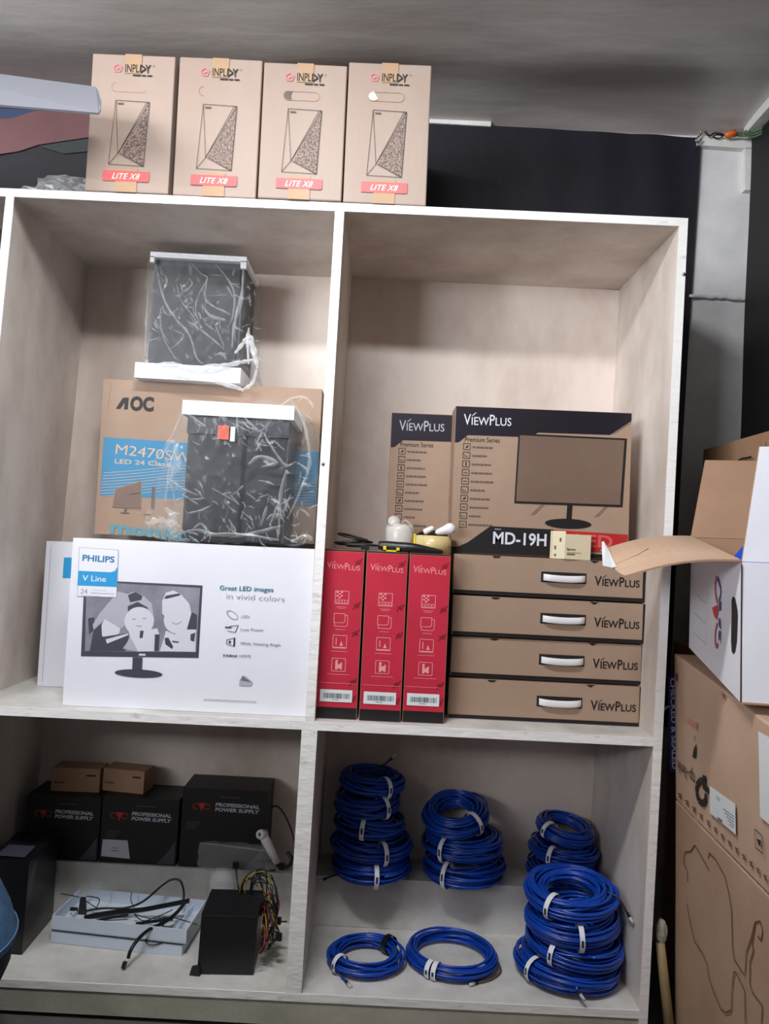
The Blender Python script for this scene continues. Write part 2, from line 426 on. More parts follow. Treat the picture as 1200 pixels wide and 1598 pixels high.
mb.hexa([(c.x - .018, .515, c.z), (c.x + .02, .515, c.z), (c.x + .02, .54, c.z), (c.x - .018, .54, c.z), (b.x - .03, .515, b.z - .02), (b.x + .008, .515, b.z - .02), (b.x + .008, .54, b.z - .02), (b.x - .03, .54, b.z - .02)], M['trim'], .004)
struct(mb.build('trim_3'))
mb = MB()   # rough ledge across the white wall strip
a = atY(1075, 461, .53); b = atY(1172, 467, .53)
pts = [V(a.x + (b.x - a.x) * i / 14, .532 - .006 * random.random(), a.z + (b.z - a.z) * i / 14 + random.uniform(-.003, .003)) for i in range(15)]
mb.tube(pts, .006, M['wall'], 6); struct(mb.build('trim_4'))
mb = MB()   # white batten where the right wall meets the ceiling
mb.hexa([(1.095, -1.6, 1.375), (1.138, -1.6, 1.375), (1.138, .50, 1.375), (1.095, .50, 1.375), (1.095, -1.6, 1.44), (1.138, -1.6, 1.44), (1.138, .50, 1.44), (1.095, .50, 1.44)], M['trim'], .003)
struct(mb.build('trim_5'))

# tarpaulins hung over the walls
mb = MB()
def tarp(u, v):
    z = 1.372 - 1.9 * v
    xe = 0.966 - .018 * (1.372 - z)
    x = -2.5 + (xe + 2.5) * u
    k = max(0, (x - .3) / .6)
    y = .522 + .004 * noise.noise(Vector((x * 4, z * 2, 1))) + .007 * k * math.sin(x * 34 + z * 1.4) * (0.4 + 0.6 * v)
    return V(x, y, z + .0 * x)
mb.grid(tarp, 120, 30, M['navy'])
F = Face(mb, (0, .515, 0), (1, 0, 0), (0, 0, 1))
F.poly([(-60, 168), (140, 176), (140, 214), (60, 226), (30, 236), (-60, 250)], M['maroon'], px=True)
F.poly([(-60, 166), (60, 172), (20, 184), (-60, 192)], M['tblue'], px=True)
F.poly([(60, 228), (140, 216), (140, 236), (100, 240)], M['tgreen'], px=True)
tag(mb.build('tarpaulin'), 'dark navy tarpaulin with a maroon patch hung behind the shelving unit', 'tarpaulin')
mb = MB()
def rtarp(u, v):
    y = .50 - 2.6 * u; z = 1.37 - 2.5 * v
    return V(1.118 + .006 * noise.noise(Vector((y * 3, z * 2, 7))) + .004 * math.sin(y * 19), y, z)
mb.grid(rtarp, 60, 40, M['black_tarp'])
tag(mb.build('black_sheet'), 'black plastic sheet covering the right wall beside the cartons', 'sheet')

# ------------------------------------------------------------------ shelving unit
unit = thing('shelving_unit', 'cream painted plywood shelving unit with four open compartments', 'shelf', (-0.13, .25, FL))
def board(name, x0, x1, y0, y1, zlo, zhi, m, edge=None, cuts=0):
    """zlo / zhi are functions of x or numbers"""
    g = lambda f, x: f(x) if callable(f) else f
    mb = MB()
    mb.hexa([(x0, y0, g(zlo, x0)), (x1, y0, g(zlo, x1)), (x1, y1, g(zlo, x1)), (x0, y1, g(zlo, x0)), (x0, y0, g(zhi, x0)), (x1, y0, g(zhi, x1)), (x1, y1, g(zhi, x1)), (x0, y1, g(zhi, x0))], m, .0012, seg=1)
    return mb
def front_strip(mb, p0, p1, p2, p3):
    """painted front edge of a board: thin slab over the raw edge"""
    mb.hexa([p0, p1, p1 + V(0, .004, 0), p0 + V(0, .004, 0), p3, p2, p2 + V(0, .004, 0), p3 + V(0, .004, 0)], M['edge'])
def vpanel(name, xf, t0, t1, z0, z1, front=True):
    mb = MB(); zs = [z0, z1] if not (z0 < -.45 < z1) else [z0, -.45, z1]
    for a, b in zip(zs[:-1], zs[1:]):
        mb.hexa([(xf(a) + t0, .003, a), (xf(a) + t1, .003, a), (xf(a) + t1, DEP, a), (xf(a) + t0, DEP, a), (xf(b) + t0, .003, b), (xf(b) + t1, .003, b), (xf(b) + t1, DEP, b), (xf(b) + t0, DEP, b)], M['ply'])
        front_strip(mb, V(xf(a) + t0, -.001, a), V(xf(a) + t1, -.001, a), V(xf(b) + t1, -.001, b), V(xf(b) + t0, -.001, b))
    return mb.build(name, unit)
vpanel('side_panel', xl, 0, T, FL, zt(-1) - T)
PR = vpanel('side_panel', xr, -T, 0, FL, zt(.73))
PD = vpanel('divider', xd, -T / 2 - .001, T / 2 + .001, zm(-.15), zt(-.15) - T)
vpanel('divider', x2, -.0195, .0195, zb(-.15), zm(-.15) - T)
def hshelf(name, x0, x1, zf, th, m, y1=DEP):
    mb = board(name, x0, x1, .003, y1, lambda x: zf(x) - th, zf, m)
    front_strip(mb, V(x0, -.0015, zf(x0) - th), V(x1, -.0015, zf(x1) - th), V(x1, -.0015, zf(x1)), V(x0, -.0015, zf(x0)))
    return mb.build(name, unit)
hshelf('top_panel', -1.12, xr(.87) - T, zt, T, M['ply'])
hshelf('shelf_board', xl(-.45) + T, xr(-.45) - T, zm, T, M['shelf_top'])
hshelf('bottom_board', xl(-1.1) + T, xr(-1.1) - T, zb, .019, M['shelf_top'])
mb = MB(); mb.hexa([(xl(FL) + T, .002, FL + .012), (xr(FL) - T, .002, FL + .012), (xr(FL) - T, .02, FL + .012), (xl(FL) + T, .02, FL + .012), (xl(-1.13) + T, .002, zb(-1) - .0215), (xr(-1.13) - T, .002, zb(.7) - .0215), (xr(-1.13) - T, .02, zb(.7) - .0215), (xl(-1.13) + T, .02, zb(-1) - .0215)], M['kick'])
mb.build('kick_board', unit)
mb = MB(); mb.box(-1.04, .738, DEP, DEP + .006, FL, zt(-1) - .002, M['ply_back']); mb.build('back_panel', unit)
for (xa, xb) in ((xl(-1.1) + T, x2(-1.1) - .0195), (x2(-1.1) + .0195, xr(-1.1) - T)):
    zz = -.967
    mb = MB(); mb.box(xa, xb, .339, .351, zb((xa + xb) / 2), zz - .012, M['shelf_top']); mb.build('step_riser', unit)
    mb = MB(); mb.box(xa, xb, .337, DEP, zz - .012, zz, M['shelf_top'], .001); mb.build('step_board', unit)
for (px, py, par) in ((504, 724, PD), (1067, 428, PR)):     # screws in the front edges
    p = atY(px, py, -.002); mb = MB()
    mb.lathe([(0, -.0035), (.003, -.003), (.0045, -.001), (.0045, .002)], p, M['steel'], 14, rot=Matrix.Rotation(-math.pi / 2, 3, 'X'))
    mb.build('screw', par)

# ------------------------------------------------------------------ cartons on the top board
SL = Vector((1, 0, .012)).normalized(); SU = Vector((-.012, 0, 1)).normalized()
def obox(mb, O, U, Vv, w, h, d, m, bev=.0025, **k):
    """box whose front face starts at O (bottom left), U right, Vv up, depth d to the back"""
    U = Vector(U).normalized(); Vv = Vector(Vv).normalized(); N = U.cross(Vv)
    O = Vector(O); B = -N * d
    c = [O, O + U * w, O + U * w + B, O + B]
    mb.hexa(c + [p + Vv * h for p in c], m, bev, **k)
    return Face(mb, O, U, Vv)

hand = {0: 'shut', 1: 'half', 2: 'torn', 3: 'pushed'}
lab = ['pale brown tall computer case carton under the grey fan blade, leftmost on the shelving unit',
       'pale brown tall computer case carton, second from the fan blade on the top board',
       'pale brown tall computer case carton with torn hand hole, third from the fan blade',
       'pale brown tall computer case carton, rightmost on the top board beside bare navy tarpaulin']
for i, (x0, h, dy) in enumerate(((-.800, .358, 0.0), (-.578, .360, .003), (-.3605, .353, -.002), (-.1445, .366, .002))):
    w = .2115
    cr = thing('computer_case_carton', lab[i], 'carton', (x0 + w / 2, .19, zt(x0 + w / 2)), 'computer case cartons on top')
    mb = MB(); O = V(x0, -.006 + dy, zt(x0) + .001)
    F = obox(mb, O, SL, SU, w, h, .40, M['kraft_pink'], .003, cuts=3, wob=.0012, seed=i)
    F.k = .0022
    U0 = lambda a, b: (a * w, b * h)           # fractions of the face
    s = w / .130                               # 130 px wide face measured on the leftmost carton
    # upper and lower tape run in the middle of the face
    F.rect(w * .40, h * .86, w * .60, h, M['tape']); F.rect(w * .36, 0, w * .62, h * .17, M['tape'])
    # wordmark
    cx, cy = w * .315, h * .893
    pts = [(cx + .011 * math.cos(math.radians(90 + 72 * k)), cy + .011 * math.sin(math.radians(90 + 72 * k))) for k in range(5)]
    F.path(pts, .0028, M['logo_pink'], closed=True)
    F.poly([(cx - .003, cy - .005), (cx + .006, cy), (cx - .003, cy + .005)], M['logo_pink'])
    F.text('INPL', (w * .405, h * .868), (w * .575, h * .868), M['ink'], h=.0205, bold=.02)
    F.path([(w * .59, h * .868), (w * .655, h * .895), (w * .59, h * .925)], .0036, M['ink'], closed=True)
    F.text('Y', (w * .645, h * .868), (w * .715, h * .868), M['ink'], h=.0205, bold=.02)
    F.path([(w * .745 + .002 * math.cos(g), h * .92 + .002 * math.sin(g)) for g in [k * math.pi / 4 for k in range(8)]], .0007, M['ink_soft'], closed=True)
    for a, b in ((.50, .60), (.61, .66), (.675, .735)): F.rect(w * a, h * .842, w * b, h * .852, M['ink'])
    # hand hole
    st = hand[i]; hx0, hx1, hy0, hy1 = w * .25, w * .68, h * .725, h * .79
    r_ = (hy1 - hy0) / 2
    out = [(hx0 + r_ - r_ * math.sin(g), hy0 + r_ + r_ * math.cos(g)) for g in [math.pi * k / 8 for k in range(9)]]
    out2 = [(hx1 - r_ + r_ * math.sin(g), hy0 + r_ - r_ * math.cos(g)) for g in [math.pi * k / 8 for k in range(9)]]
    if st in ('torn', 'pushed'): F.path(out + out2, .0012, M['tape'], closed=True)
    elif st == 'half': F.path(out, .0012, M['tape'])
    else: F.path(out + out2[:3], .0008, M['tape'], closed=False)
    if st == 'torn': F.poly(out + [(hx0 + r_ * 1.9, hy0), (hx0 + r_ * 1.55, hy0 + r_), (hx0 + r_ * 1.9, hy1)], M['ink_soft'])
    if st == 'pushed': F.poly(out + [(hx0 + r_ * 2.2, hy0 + .004), (hx0 + r_ * 1.2, hy1)], M['cream_ink'])
    # drawing of the case front
    a, b, c_, d_ = U0(.315, .66), U0(.72, .655), U0(.69, .19), U0(.27, .195)
    e_ = (w * .375, h * .275)
    F.poly([b, (b[0] - .004, b[1] - .004), (e_[0] + .006, e_[1] + .001), c_], M['mesh_print'])
    lw = .0011
    F.path([a, b, c_, d_], lw, M['ink'], closed=True)
    F.path([b, (b[0] - .008, b[1] - .003), e_], lw, M['ink']); F.line(b, e_, lw, M['ink'])
    F.line(a, e_, lw, M['ink']); F.line(d_, e_, lw, M['ink']); F.line((e_[0] + .003, e_[1]), c_, lw, M['ink'])
    F.rect(a[0] + .005, a[1] - .010, a[0] + .020, a[1] - .006, M['ink_soft'])
    # red model strip
    F.poly([(w * .21, h * .075), (w * .755, h * .075), (w * .765, h * .085), (w * .765, h * .15), (w * .215, h * .15), (w * .21, h * .14)], M['redpink'])
    F.text('LITE X8', (w * .32, h * .092), (w * .655, h * .092), M['cream_ink'], h=.0145, shear=.35, space=1.1, bold=.015)
    body = mb.build('carton_body', cr)
    tb = MB(); Ot = O + SU * (h + .0012)
    nn = Vector((0, 1, 0))
    tb.add([Ot + SL * w * .40, Ot + SL * w * .60, Ot + SL * w * .60 + nn * .4, Ot + SL * w * .40 + nn * .4], [[0, 1, 2, 3]], M['tape'])
    tb.build('top_tape', cr)

# crumpled clear plastic behind the leftmost carton
def crumple(mb, c, rx, ry, rz, m, n=18, seed=0, amp=.35, flat_bottom=True):
    vs = []; fs = []
    for j in range(n + 1):
        th = math.pi * j / n
        for i in range(2 * n):
            ph = math.pi * i / n
            d = Vector((math.sin(th) * math.cos(ph), math.sin(th) * math.sin(ph), math.cos(th)))
            q = 1 - amp * abs(noise.noise(d * 2.6 + Vector((seed, 0, 0)))) - amp * .5 * abs(noise.noise(d * 7 + Vector((0, seed, 0))))
            p = Vector((d.x * rx, d.y * ry, d.z * rz)) * q
            if flat_bottom and p.z < -rz * .55: p.z = -rz * .55
            vs.append(Vector(c) + p)
    for j in range(n):
        for i in range(2 * n):
            k = (i + 1) % (2 * n)
            fs.append([j * 2 * n + i, (j + 1) * 2 * n + i, (j + 1) * 2 * n + k, j * 2 * n + k])
    mb.add(vs, fs, m)
mb = MB(); crumple(mb, (-.905, .20, zt(-.9) + .046), .16, .12, .082, M['film_fold'], seed=3, amp=.5)
tag(mb.build('crumpled_plastic_bag'), 'crumpled clear plastic bag left of the case cartons on the top board', 'plastic bag')

# ceiling fan: one blade reaches in front of the leftmost carton
hub = V(-1.33, -.24, .985)
fan = thing('ceiling_fan', 'grey ceiling fan blade reaching in front of the leftmost case carton', 'fan', (hub.x, hub.y, hub.z - .06))
mb = MB(); mb.lathe([(0, -.06), (.07, -.055), (.10, -.02), (.10, .03), (.07, .06), (.02, .07), (.016, .36), (.06, .365), (.06, .40), (0, .40)], hub, M['blade'], 36); mb.build('motor_housing', fan)
p1, p2, p3, p4 = atY(0, 117, -.15), atY(150, 137, -.15), atY(158, 178, -.25), atY(0, 165, -.25)
def blade(rotz):
    mb = MB(); tip = [p1, p2, atY(157, 150, -.17), p3, p4]
    ax = ((p2 + p3) / 2 - hub); 
    root_t = p2 + (p1 - p2) * 2.3; root_b = p3 + (p4 - p3) * 2.3
    out = [root_t, p2, atY(155, 144, -.165), atY(158, 158, -.19), p3 + (p2 - p3) * .12, p3 + V(-.006, 0, 0), root_b]
    R = Matrix.Rotation(rotz, 3, 'Z'); out = [hub + R @ (q - hub) for q in out]
    n = (out[1] - out[0]).cross(out[-1] - out[0]).normalized() * .0025; k = len(out)
    mb.add([q + n for q in out] + [q - n for q in out], [list(range(k)), list(range(2 * k - 1, k - 1, -1))] + [[i, (i + 1) % k, k + (i + 1) % k, k + i][::-1] for i in range(k)], M['blade'])
    mb.build('blade', fan)
for g in (0, 2 * math.pi / 3 - .25, 4 * math.pi / 3): blade(g)

# ------------------------------------------------------------------ upper left compartment
SMID = Vector((1, 0, .006)).normalized(); SMU = Vector((-.006, 0, 1)).normalized()
# white monitor carton in front
cr = thing('monitor_carton', 'large white monitor carton printed with a monitor picture, front of the shelf', 'carton', (-.475, .10, zm(-.475)))
mb = MB(); O = V(-.783, .042, zm(-.783) + .0008)
F = obox(mb, O, SMID, SMU, .617, .424, .13, M['white_card'], .003, cuts=0)
F.k = .0008
P = lambda pts: [F.P(*p) for p in pts]
c3 = lambda x, y: (100 + x / 5.217, 850 + y / 5.217)     # reading frame of the close-up
def cpoly(pts, m): F.poly([F.P(*c3(*p)) for p in pts], M[m])
cpoly([(165, 285), (1128, 332), (1095, 922), (138, 908)], 'g1')
cpoly([(185, 300), (1108, 352), (1075, 874), (170, 866)], 'g2')
# left child leaning in
cpoly([(195, 600), (250, 590), (240, 700), (205, 730)], 'g1')
cpoly([(440, 380), (520, 400), (510, 640), (470, 680), (330, 610), (240, 690), (235, 650), (290, 560)], 'g3')
cpoly([(330, 605), (460, 680), (450, 720), (360, 780), (310, 740), (305, 660)], 'g4')
cpoly([(240, 700), (305, 640), (310, 750), (520, 720), (530, 740), (500, 866), (210, 866)], 'g1')
cpoly([(340, 770), (520, 722), (525, 735), (350, 805)], 'g4')
# middle child
cpoly([(520, 400), (570, 382), (640, 410), (715, 480), (735, 610), (700, 690), (660, 690), (540, 680), (510, 600), (500, 500)], 'g3')
cpoly([(520, 410), (580, 385), (640, 415), (630, 450), (540, 470)], 'g1')
cpoly([(520, 500), (600, 465), (680, 510), (700, 570), (640, 555), (520, 590)], 'g1')
F.ell(F.P(*c3(612, 622)), .044 * .85, .036, M['g4'])
cpoly([(520, 670), (640, 700), (760, 680), (780, 740), (760, 866), (600, 870), (480, 845), (540, 760)], 'g4')
cpoly([(620, 700), (650, 700), (640, 760), (615, 760)], 'g1')
cpoly([(740, 730), (780, 730), (770, 866), (735, 866)], 'g1'); cpoly([(480, 845), (545, 760), (600, 862), (590, 868)], 'g3')
for a, b in (((555, 606), (585, 606)), ((640, 600), (668, 602)), ((590, 662), (635, 664))): F.line(F.P(*c3(*a)), F.P(*c3(*b)), .0022, M['g2'])
# right child
cpoly([(800, 460), (830, 390), (890, 372), (950, 400), (1020, 480), (1040, 570), (1010, 620), (1000, 560), (920, 540), (830, 590), (800, 560)], 'g4')
cpoly([(815, 440), (830, 415), (940, 395), (950, 412), (840, 440)], 'g1')
cpoly([(820, 575), (920, 510), (1020, 565), (1035, 600), (1000, 680), (930, 730), (850, 690)], 'g1')
F.ell(F.P(*c3(925, 615)), .035, .034, M['g4'])
cpoly([(1040, 550), (1085, 570), (1080, 690), (1000, 690)], 'g1')
cpoly([(830, 700), (900, 730), (1000, 690), (1075, 690), (1070, 872), (780, 866), (815, 760)], 'g4')
cpoly([(820, 760), (850, 755), (890, 830), (880, 850), (825, 810)], 'g1'); cpoly([(1030, 730), (1070, 715), (1060, 790), (1030, 780)], 'g1'); cpoly([(880, 780), (940, 790), (930, 800), (885, 795)], 'g1')
F.path([F.P(*c3(*p)) for p in ((880, 630), (900, 645), (930, 645), (955, 625))], .0018, M['g2'])
F.rect(*F.P(*c3(610, 902)), *F.P(*c3(665, 888)), M['g4'])
cpoly([(560, 915), (640, 918), (635, 1030), (555, 1028)], 'g1')
F.ell(F.P(*c3(608, 1048)), .0605, .0105, M['g1'])
# brand panel, top left
cpoly([(125, 20), (445, 42), (430, 430), (108, 420)], 'lgrey_ink')
cpoly([(129, 24), (441, 46), (426, 426), (112, 416)], 'white_card')
cpoly([(117, 212), (380, 224), (415, 214), (438, 180), (432, 345), (110, 332)], 'cyan')
F.text('PHILIPS', c3(150, 130), c3(412, 146), M['phil_blue'], h=.0150, px=True, bold=.035)
F.text('V Line', c3(150, 292), c3(342, 302), M['white_card'], h=.0142, px=True, bold=.005)
F.text('24', c3(135, 398), c3(190, 402), M['grey_ink'], h=.0125, px=True, bold=-.01)
F.line(F.P(*c3(220, 392)), F.P(*c3(408, 402)), .0012, M['grey_ink']); F.line(F.P(*c3(235, 370)), F.P(*c3(345, 376)), .0008, M['lgrey_ink']); F.line(F.P(*c3(140, 412)), F.P(*c3(290, 420)), .0008, M['lgrey_ink'])
# copy on the right
c4 = lambda x, y: (320 + x / 7.5, 890 + y / 7.5)
F.text('Great LED images', c4(172, 228), c4(800, 252), M['teal_ink'], h=.0112, px=True, bold=.012)
F.text('in vivid colors', c4(250, 330), c4(932, 366), M['lgrey_ink'], h=.0135, px=True, bold=-.006)
F.ell(F.P(*c4(318, 520)), .0165, .0085, M['lgrey_ink'], rot=-.55); F.ell(F.P(*c4(326, 528)), .0135, .0062, M['white_card'], rot=-.55)
F.path([F.P(*c4(*p)) for p in ((285, 655), (390, 642), (355, 725), (262, 708))], .0016, M['g1']); F.line(F.P(*c4(235, 665)), F.P(*c4(310, 668)), .0035, M['g1'])
F.path([F.P(*c4(*p)) for p in ((255, 812), (350, 790), (345, 888), (252, 860))], .0016, M['g1'], closed=True); F.line(F.P(*c4(345, 792)), F.P(*c4(340, 888)), .004, M['g1']); F.ell(F.P(*c4(290, 838)), .003, .0035, M['g1'])
F.text('LED', c4(428, 556), c4(518, 560), M['grey_ink'], h=.0070, px=True); F.text('Low Power', c4(418, 706), c4(690, 714), M['grey_ink'], h=.0068, px=True)
F.text('Wide Viewing Angle', c4(412, 868), c4(885, 888), M['grey_ink'], h=.0070, px=True); F.text('HDMI', c4(403, 1016), c4(532, 1020), M['grey_ink'], h=.0068, px=True)
F.text('Hdmi', c4(215, 1008), c4(375, 1012), M['g1'], h=.0060, px=True, bold=.03)
F.poly([F.P(*c4(*p)) for p in ((440, 1230), (480, 1240), (560, 1310), (540, 1350), (400, 1345), (405, 1280))], M['g3']); F.poly([F.P(*c4(*p)) for p in ((440, 1230), (545, 1310), (420, 1290))], M['grey_ink'])
F.line(F.P(318, 1091), F.P(400, 1095), .002, M['lgrey_ink'])
# logo of the hand grip and right side lines
mb.build('carton_body', cr)

# second white carton behind it
cr = thing('monitor_carton', 'white monitor carton mostly hidden behind the large printed white one', 'carton', (-.63, .33, zm(-.63)))
mb = MB(); O = V(-.945, .262, zm(-.945) + .001)
F = obox(mb, O, (1, .02, .006), SMU, .60, .408, .12, M['white_card'], .003); F.k = .001
F.poly([(100, 870), (112, 870), (111, 902), (98, 902)], M['cyan'], px=True)
F.line((.014, .012), (.014, .396), .0012, M['lgrey_ink'])
mb.build('carton_body', cr)

# kraft monitor carton with blue band, on top of the two white ones
zA = -.019
cr = thing('monitor_carton', 'kraft brown monitor carton with a wide blue band, under the upper computer case', 'carton', (-.507, .36, zA))
mb = MB(); O = V(-.823, .285, zA + .001)
U_ = Vector((1, 0.0, .008))
F = obox(mb, O, U_, (-.008, 0, 1), .632, .448, .125, M['kraft'], .003); F.k = .001
c5 = lambda x, y: (150 + x / 5.92, 580 + y / 5.92)
F.poly([c5(72, 605), (498, 705), (492, 790), c5(38, 1140)], M['aoc_blue'], px=True)
F.line(c5(140, 95), c5(100, 380), .0015, M['tape'], px=True)
F.poly([c5(183, 342), c5(250, 240), c5(302, 240), c5(292, 350), c5(258, 348), c5(266, 280), c5(222, 345)], M['ink'], px=True)
F.text('OC', c5(312, 352), c5(530, 362), M['ink'], h=.0375, px=True, bold=.05)
F.text('M2470SWH', c5(178, 758), (316, 724), M['kraft_light'], h=.028, px=True, bold=0)
F.text('LED 24 Class', c5(172, 846), (264, 728), M['kraft_light'], h=.0125, px=True, bold=.015)
for k in range(9):
    pts = []
    for i in range(15):
        t = i / 14; x = 162 + 332 * t - k * .8
        pts.append(F.P(x, 738 + k * 4.6 + 15 * t - 16 * math.sin(math.pi * min(1, t * 1.25)) + 3 * math.sin(t * 9)))
    F.path(pts, .0014, M['kraft_light'])
F.poly([c5(178, 1080), c5(425, 1005), c5(412, 1280), c5(150, 1250)], M['kraft'], px=True)
F.poly([c5(182, 1084), c5(420, 1012), c5(410, 1255), c5(155, 1240)], M['screen_print'], px=True)
F.poly([c5(150, 1243), c5(412, 1258), c5(411, 1270), c5(150, 1254)], M['ink_soft'], px=True)
F.poly([c5(262, 1258), c5(284, 1260), c5(280, 1302), c5(258, 1300)], M['ink_soft'], px=True); F.ell(c5(264, 1306), .0135, .0022, M['ink_soft'], px=True)
F.poly([c5(520, 1060), c5(548, 1070), c5(535, 1270), c5(506, 1260)], M['ink_soft'], px=True); F.line(c5(438, 1320), c5(500, 1322), .002, M['ink_soft'], px=True)
F.text('monitor', c5(130, 1488), (318, 846), M['aoc_teal'], h=.034, px=True, bold=.03)
mb.build('carton_body', cr)

# crumpled film wrapped round a case
def wrap(mb, x0, x1, y0, y1, z0, z1, m, n=26, seed=0, amp=.006, puff=None):
    """loose film bag: a box skin that billows and creases"""
    cx, cy, cz = (x0 + x1) / 2, (y0 + y1) / 2, (z0 + z1) / 2; hx, hy, hz = (x1 - x0) / 2, (y1 - y0) / 2, (z1 - z0) / 2
    b = bmesh.new(); bmesh.ops.create_cube(b, size=2.0)
    bmesh.ops.subdivide_edges(b, edges=b.edges[:], cuts=n, use_grid_fill=True)
    for v in b.verts:
        q = v.co.copy(); pn = (abs(q.x) ** 9 + abs(q.y) ** 9 + abs(q.z) ** 9) ** (1 / 9); q2 = q / pn; p = Vector((cx + q2.x * hx, cy + q2.y * hy, cz + q2.z * hz))
        s_ = Vector((seed * 3.1, seed, -seed))
        nrm = Vector((q.x if abs(q.x) > .999 else 0, q.y if abs(q.y) > .999 else 0, q.z if abs(q.z) > .999 else 0))
        if nrm.length: nrm.normalize()
        r1 = 1 - abs(noise.noise(p * 9 + s_)) * 2; r2 = 1 - abs(noise.noise(Vector((p.x * 26 + p.z * 14, p.y * 22, p.z * 20 - p.x * 9)) + s_)) * 2
        d = amp * (.5 * max(0, r1) ** 2 + 1.0 * max(0, r2) ** 2) + amp * .25 * noise.noise(p * 60)
        if puff: p = p + puff(q, p)
        v.co = p + nrm * d + noise.noise_vector(p * 14 + s_) * amp * .35
    bmesh.ops.triangulate(b, faces=b.faces[:])
    b.verts.ensure_lookup_table(); b.verts.index_update()
    mb.add([v.co.copy() for v in b.verts], [[v.index for v in f.verts] for f in b.faces], m); b.free()

def fold(mb, pts, w, Y, m, seed=0, amp=.003):
    """a crease of doubled film: a narrow tented ribbon lying on the bag"""
    rr = random.Random(seed); P3 = smooth([atY(x, y, Y + rr.uniform(-amp, amp * .3)) for x, y in pts], 5); n = len(P3); vs = []; fs = []
    for i, p in enumerate(P3):
        t = P3[min(i + 1, n - 1)] - P3[max(0, i - 1)]; sd = Vector((-t.z, 0, t.x)).normalized()
        k = w * (.35 + .65 * math.sin(math.pi * (i + .4) / n)) * rr.uniform(.6, 1.25); o = rr.uniform(-.35, .35) * k
        vs += [p - sd * k * .5, p + sd * o * .6 + Vector((0, -.0022 - .35 * k * rr.uniform(.2, 1), 0)), p + sd * k * .5]
    for i in range(n - 1):
        for q in (0, 1): fs.append([i * 3 + q, i * 3 + q + 1, i * 3 + q + 4, i * 3 + q + 3])
    mb.add(vs, fs, m)

def smooth(pts, n=8):
    pts = [Vector(p) for p in pts]; out = []
    for i in range(len(pts) - 1):
        p0 = pts[max(0, i - 1)]; p1 = pts[i]; p2 = pts[i + 1]; p3 = pts[min(len(pts) - 1, i + 2)]
        for k in range(n):
            t = k / n; t2 = t * t; t3 = t2 * t
            out.append(.5 * ((2 * p1) + (p2 - p0) * t + (2 * p0 - 5 * p1 + 4 * p2 - p3) * t2 + (3 * p1 - p0 - 3 * p2 + p3) * t3))
    out.append(pts[-1]); return out

def pc_case(x0, x1, y0, y1, z0, z1, label, foam_b, foam_t, bottom_drop=.0):
    cs = thing('computer_case', label, 'computer case', ((x0 + x1) / 2, (y0 + y1) / 2, z0))
    mb = MB()
    zb0, zt0 = z0 + foam_b, z1 - .004
    mb.box(x0 + .008, x1 - .008, y0 + .012, y1, zb0 + .001, zt0, M['case_frame'], .004)
    mb.build('case_body', cs)
    mb = MB(); mb.box(x0 + .016, x1 - .016, y0 + .006, y0 + .0135, zb0 + .004, zt0 - foam_t - .002, M['case_dark'], .002); mb.build('side_panel', cs)
    return cs
# upper case
cs = pc_case(-.708, -.432, .262, .475, .424, .797, 'dark computer case in clear plastic on the blue-banded kraft carton', .045, .026)
mb = MB(); mb.box(-.724, -.424, .240, .478, .430, .474, M['foam'], .004); mb.build('foam_cap', cs)
mb = MB(); mb.box(-.706, -.430, .252, .470, .783, .798, M['foam'], .003); mb.box(-.706, -.694, .252, .262, .768, .785, M['foam'], .002); mb.box(-.446, -.430, .252, .262, .764, .785, M['foam'], .002); mb.build('foam_cap', cs)
mb = MB()
def puffA(q, p):
    o = V(0, 0, 0)
    if q.z < -.55: k = (-.55 - q.z) / .45; o += V(.02 * k * max(0, q.x), -.012 * k * max(0, -q.y), -.004 * k * (q.x + 1))
    if q.x > .5: o += V(.018 * (1 - q.z) * .5 * (q.x - .5), 0, 0)
    if q.z < -.8 and q.x > .2: o += V(.012, -.006, 0)
    return o
wrap(mb, -.711, -.424, .238, .480, .432, .801, M['film'], n=34, seed=1.3, amp=.0085, puff=puffA)
q1 = lambda x, y: (220 + x / 6, 385 + y / 6)
rr = random.Random(21)
for pts, w in (([(130, 130), (170, 330), (230, 520), (330, 680), (430, 790), (480, 900), (520, 1040), (590, 1100)], .0075), ([(330, 330), (380, 510), (480, 640), (560, 760)], .004),
               ([(430, 690), (560, 780), (700, 890), (780, 960)], .006), ([(470, 150), (560, 250), (620, 300), (540, 450), (510, 600), (560, 740)], .005),
               ([(690, 160), (780, 260), (870, 420), (860, 650), (810, 760)], .006), ([(620, 310), (600, 480), (680, 560), (790, 610), (840, 640)], .007), ([(570, 540), (640, 640), (720, 670), (800, 690)], .010),
               ([(690, 720), (780, 940)], .004), ([(200, 560), (180, 640), (210, 850), (320, 1040)], .0045), ([(110, 650), (200, 800), (260, 900)], .004), ([(960, 200), (940, 480), (880, 700), (850, 950)], .011),
               ([(70, 380), (50, 700), (40, 1000)], .006), ([(370, 340), (400, 420), (480, 350), (450, 300)], .006), ([(300, 780), (400, 830), (330, 920), (280, 950)], .005), ([(640, 260), (760, 270)], .003), ([(630, 460), (820, 450)], .003), ([(100, 760), (140, 790)], .005), ([(70, 880), (150, 860)], .006), ([(690, 1020), (760, 1000), (800, 1060)], .008), ([(480, 520), (420, 560), (500, 570)], .006)):
    fold(mb, [q1(*p) for p in pts], w, .234, M['film_fold'], seed=len(pts) + int(w * 1e4))
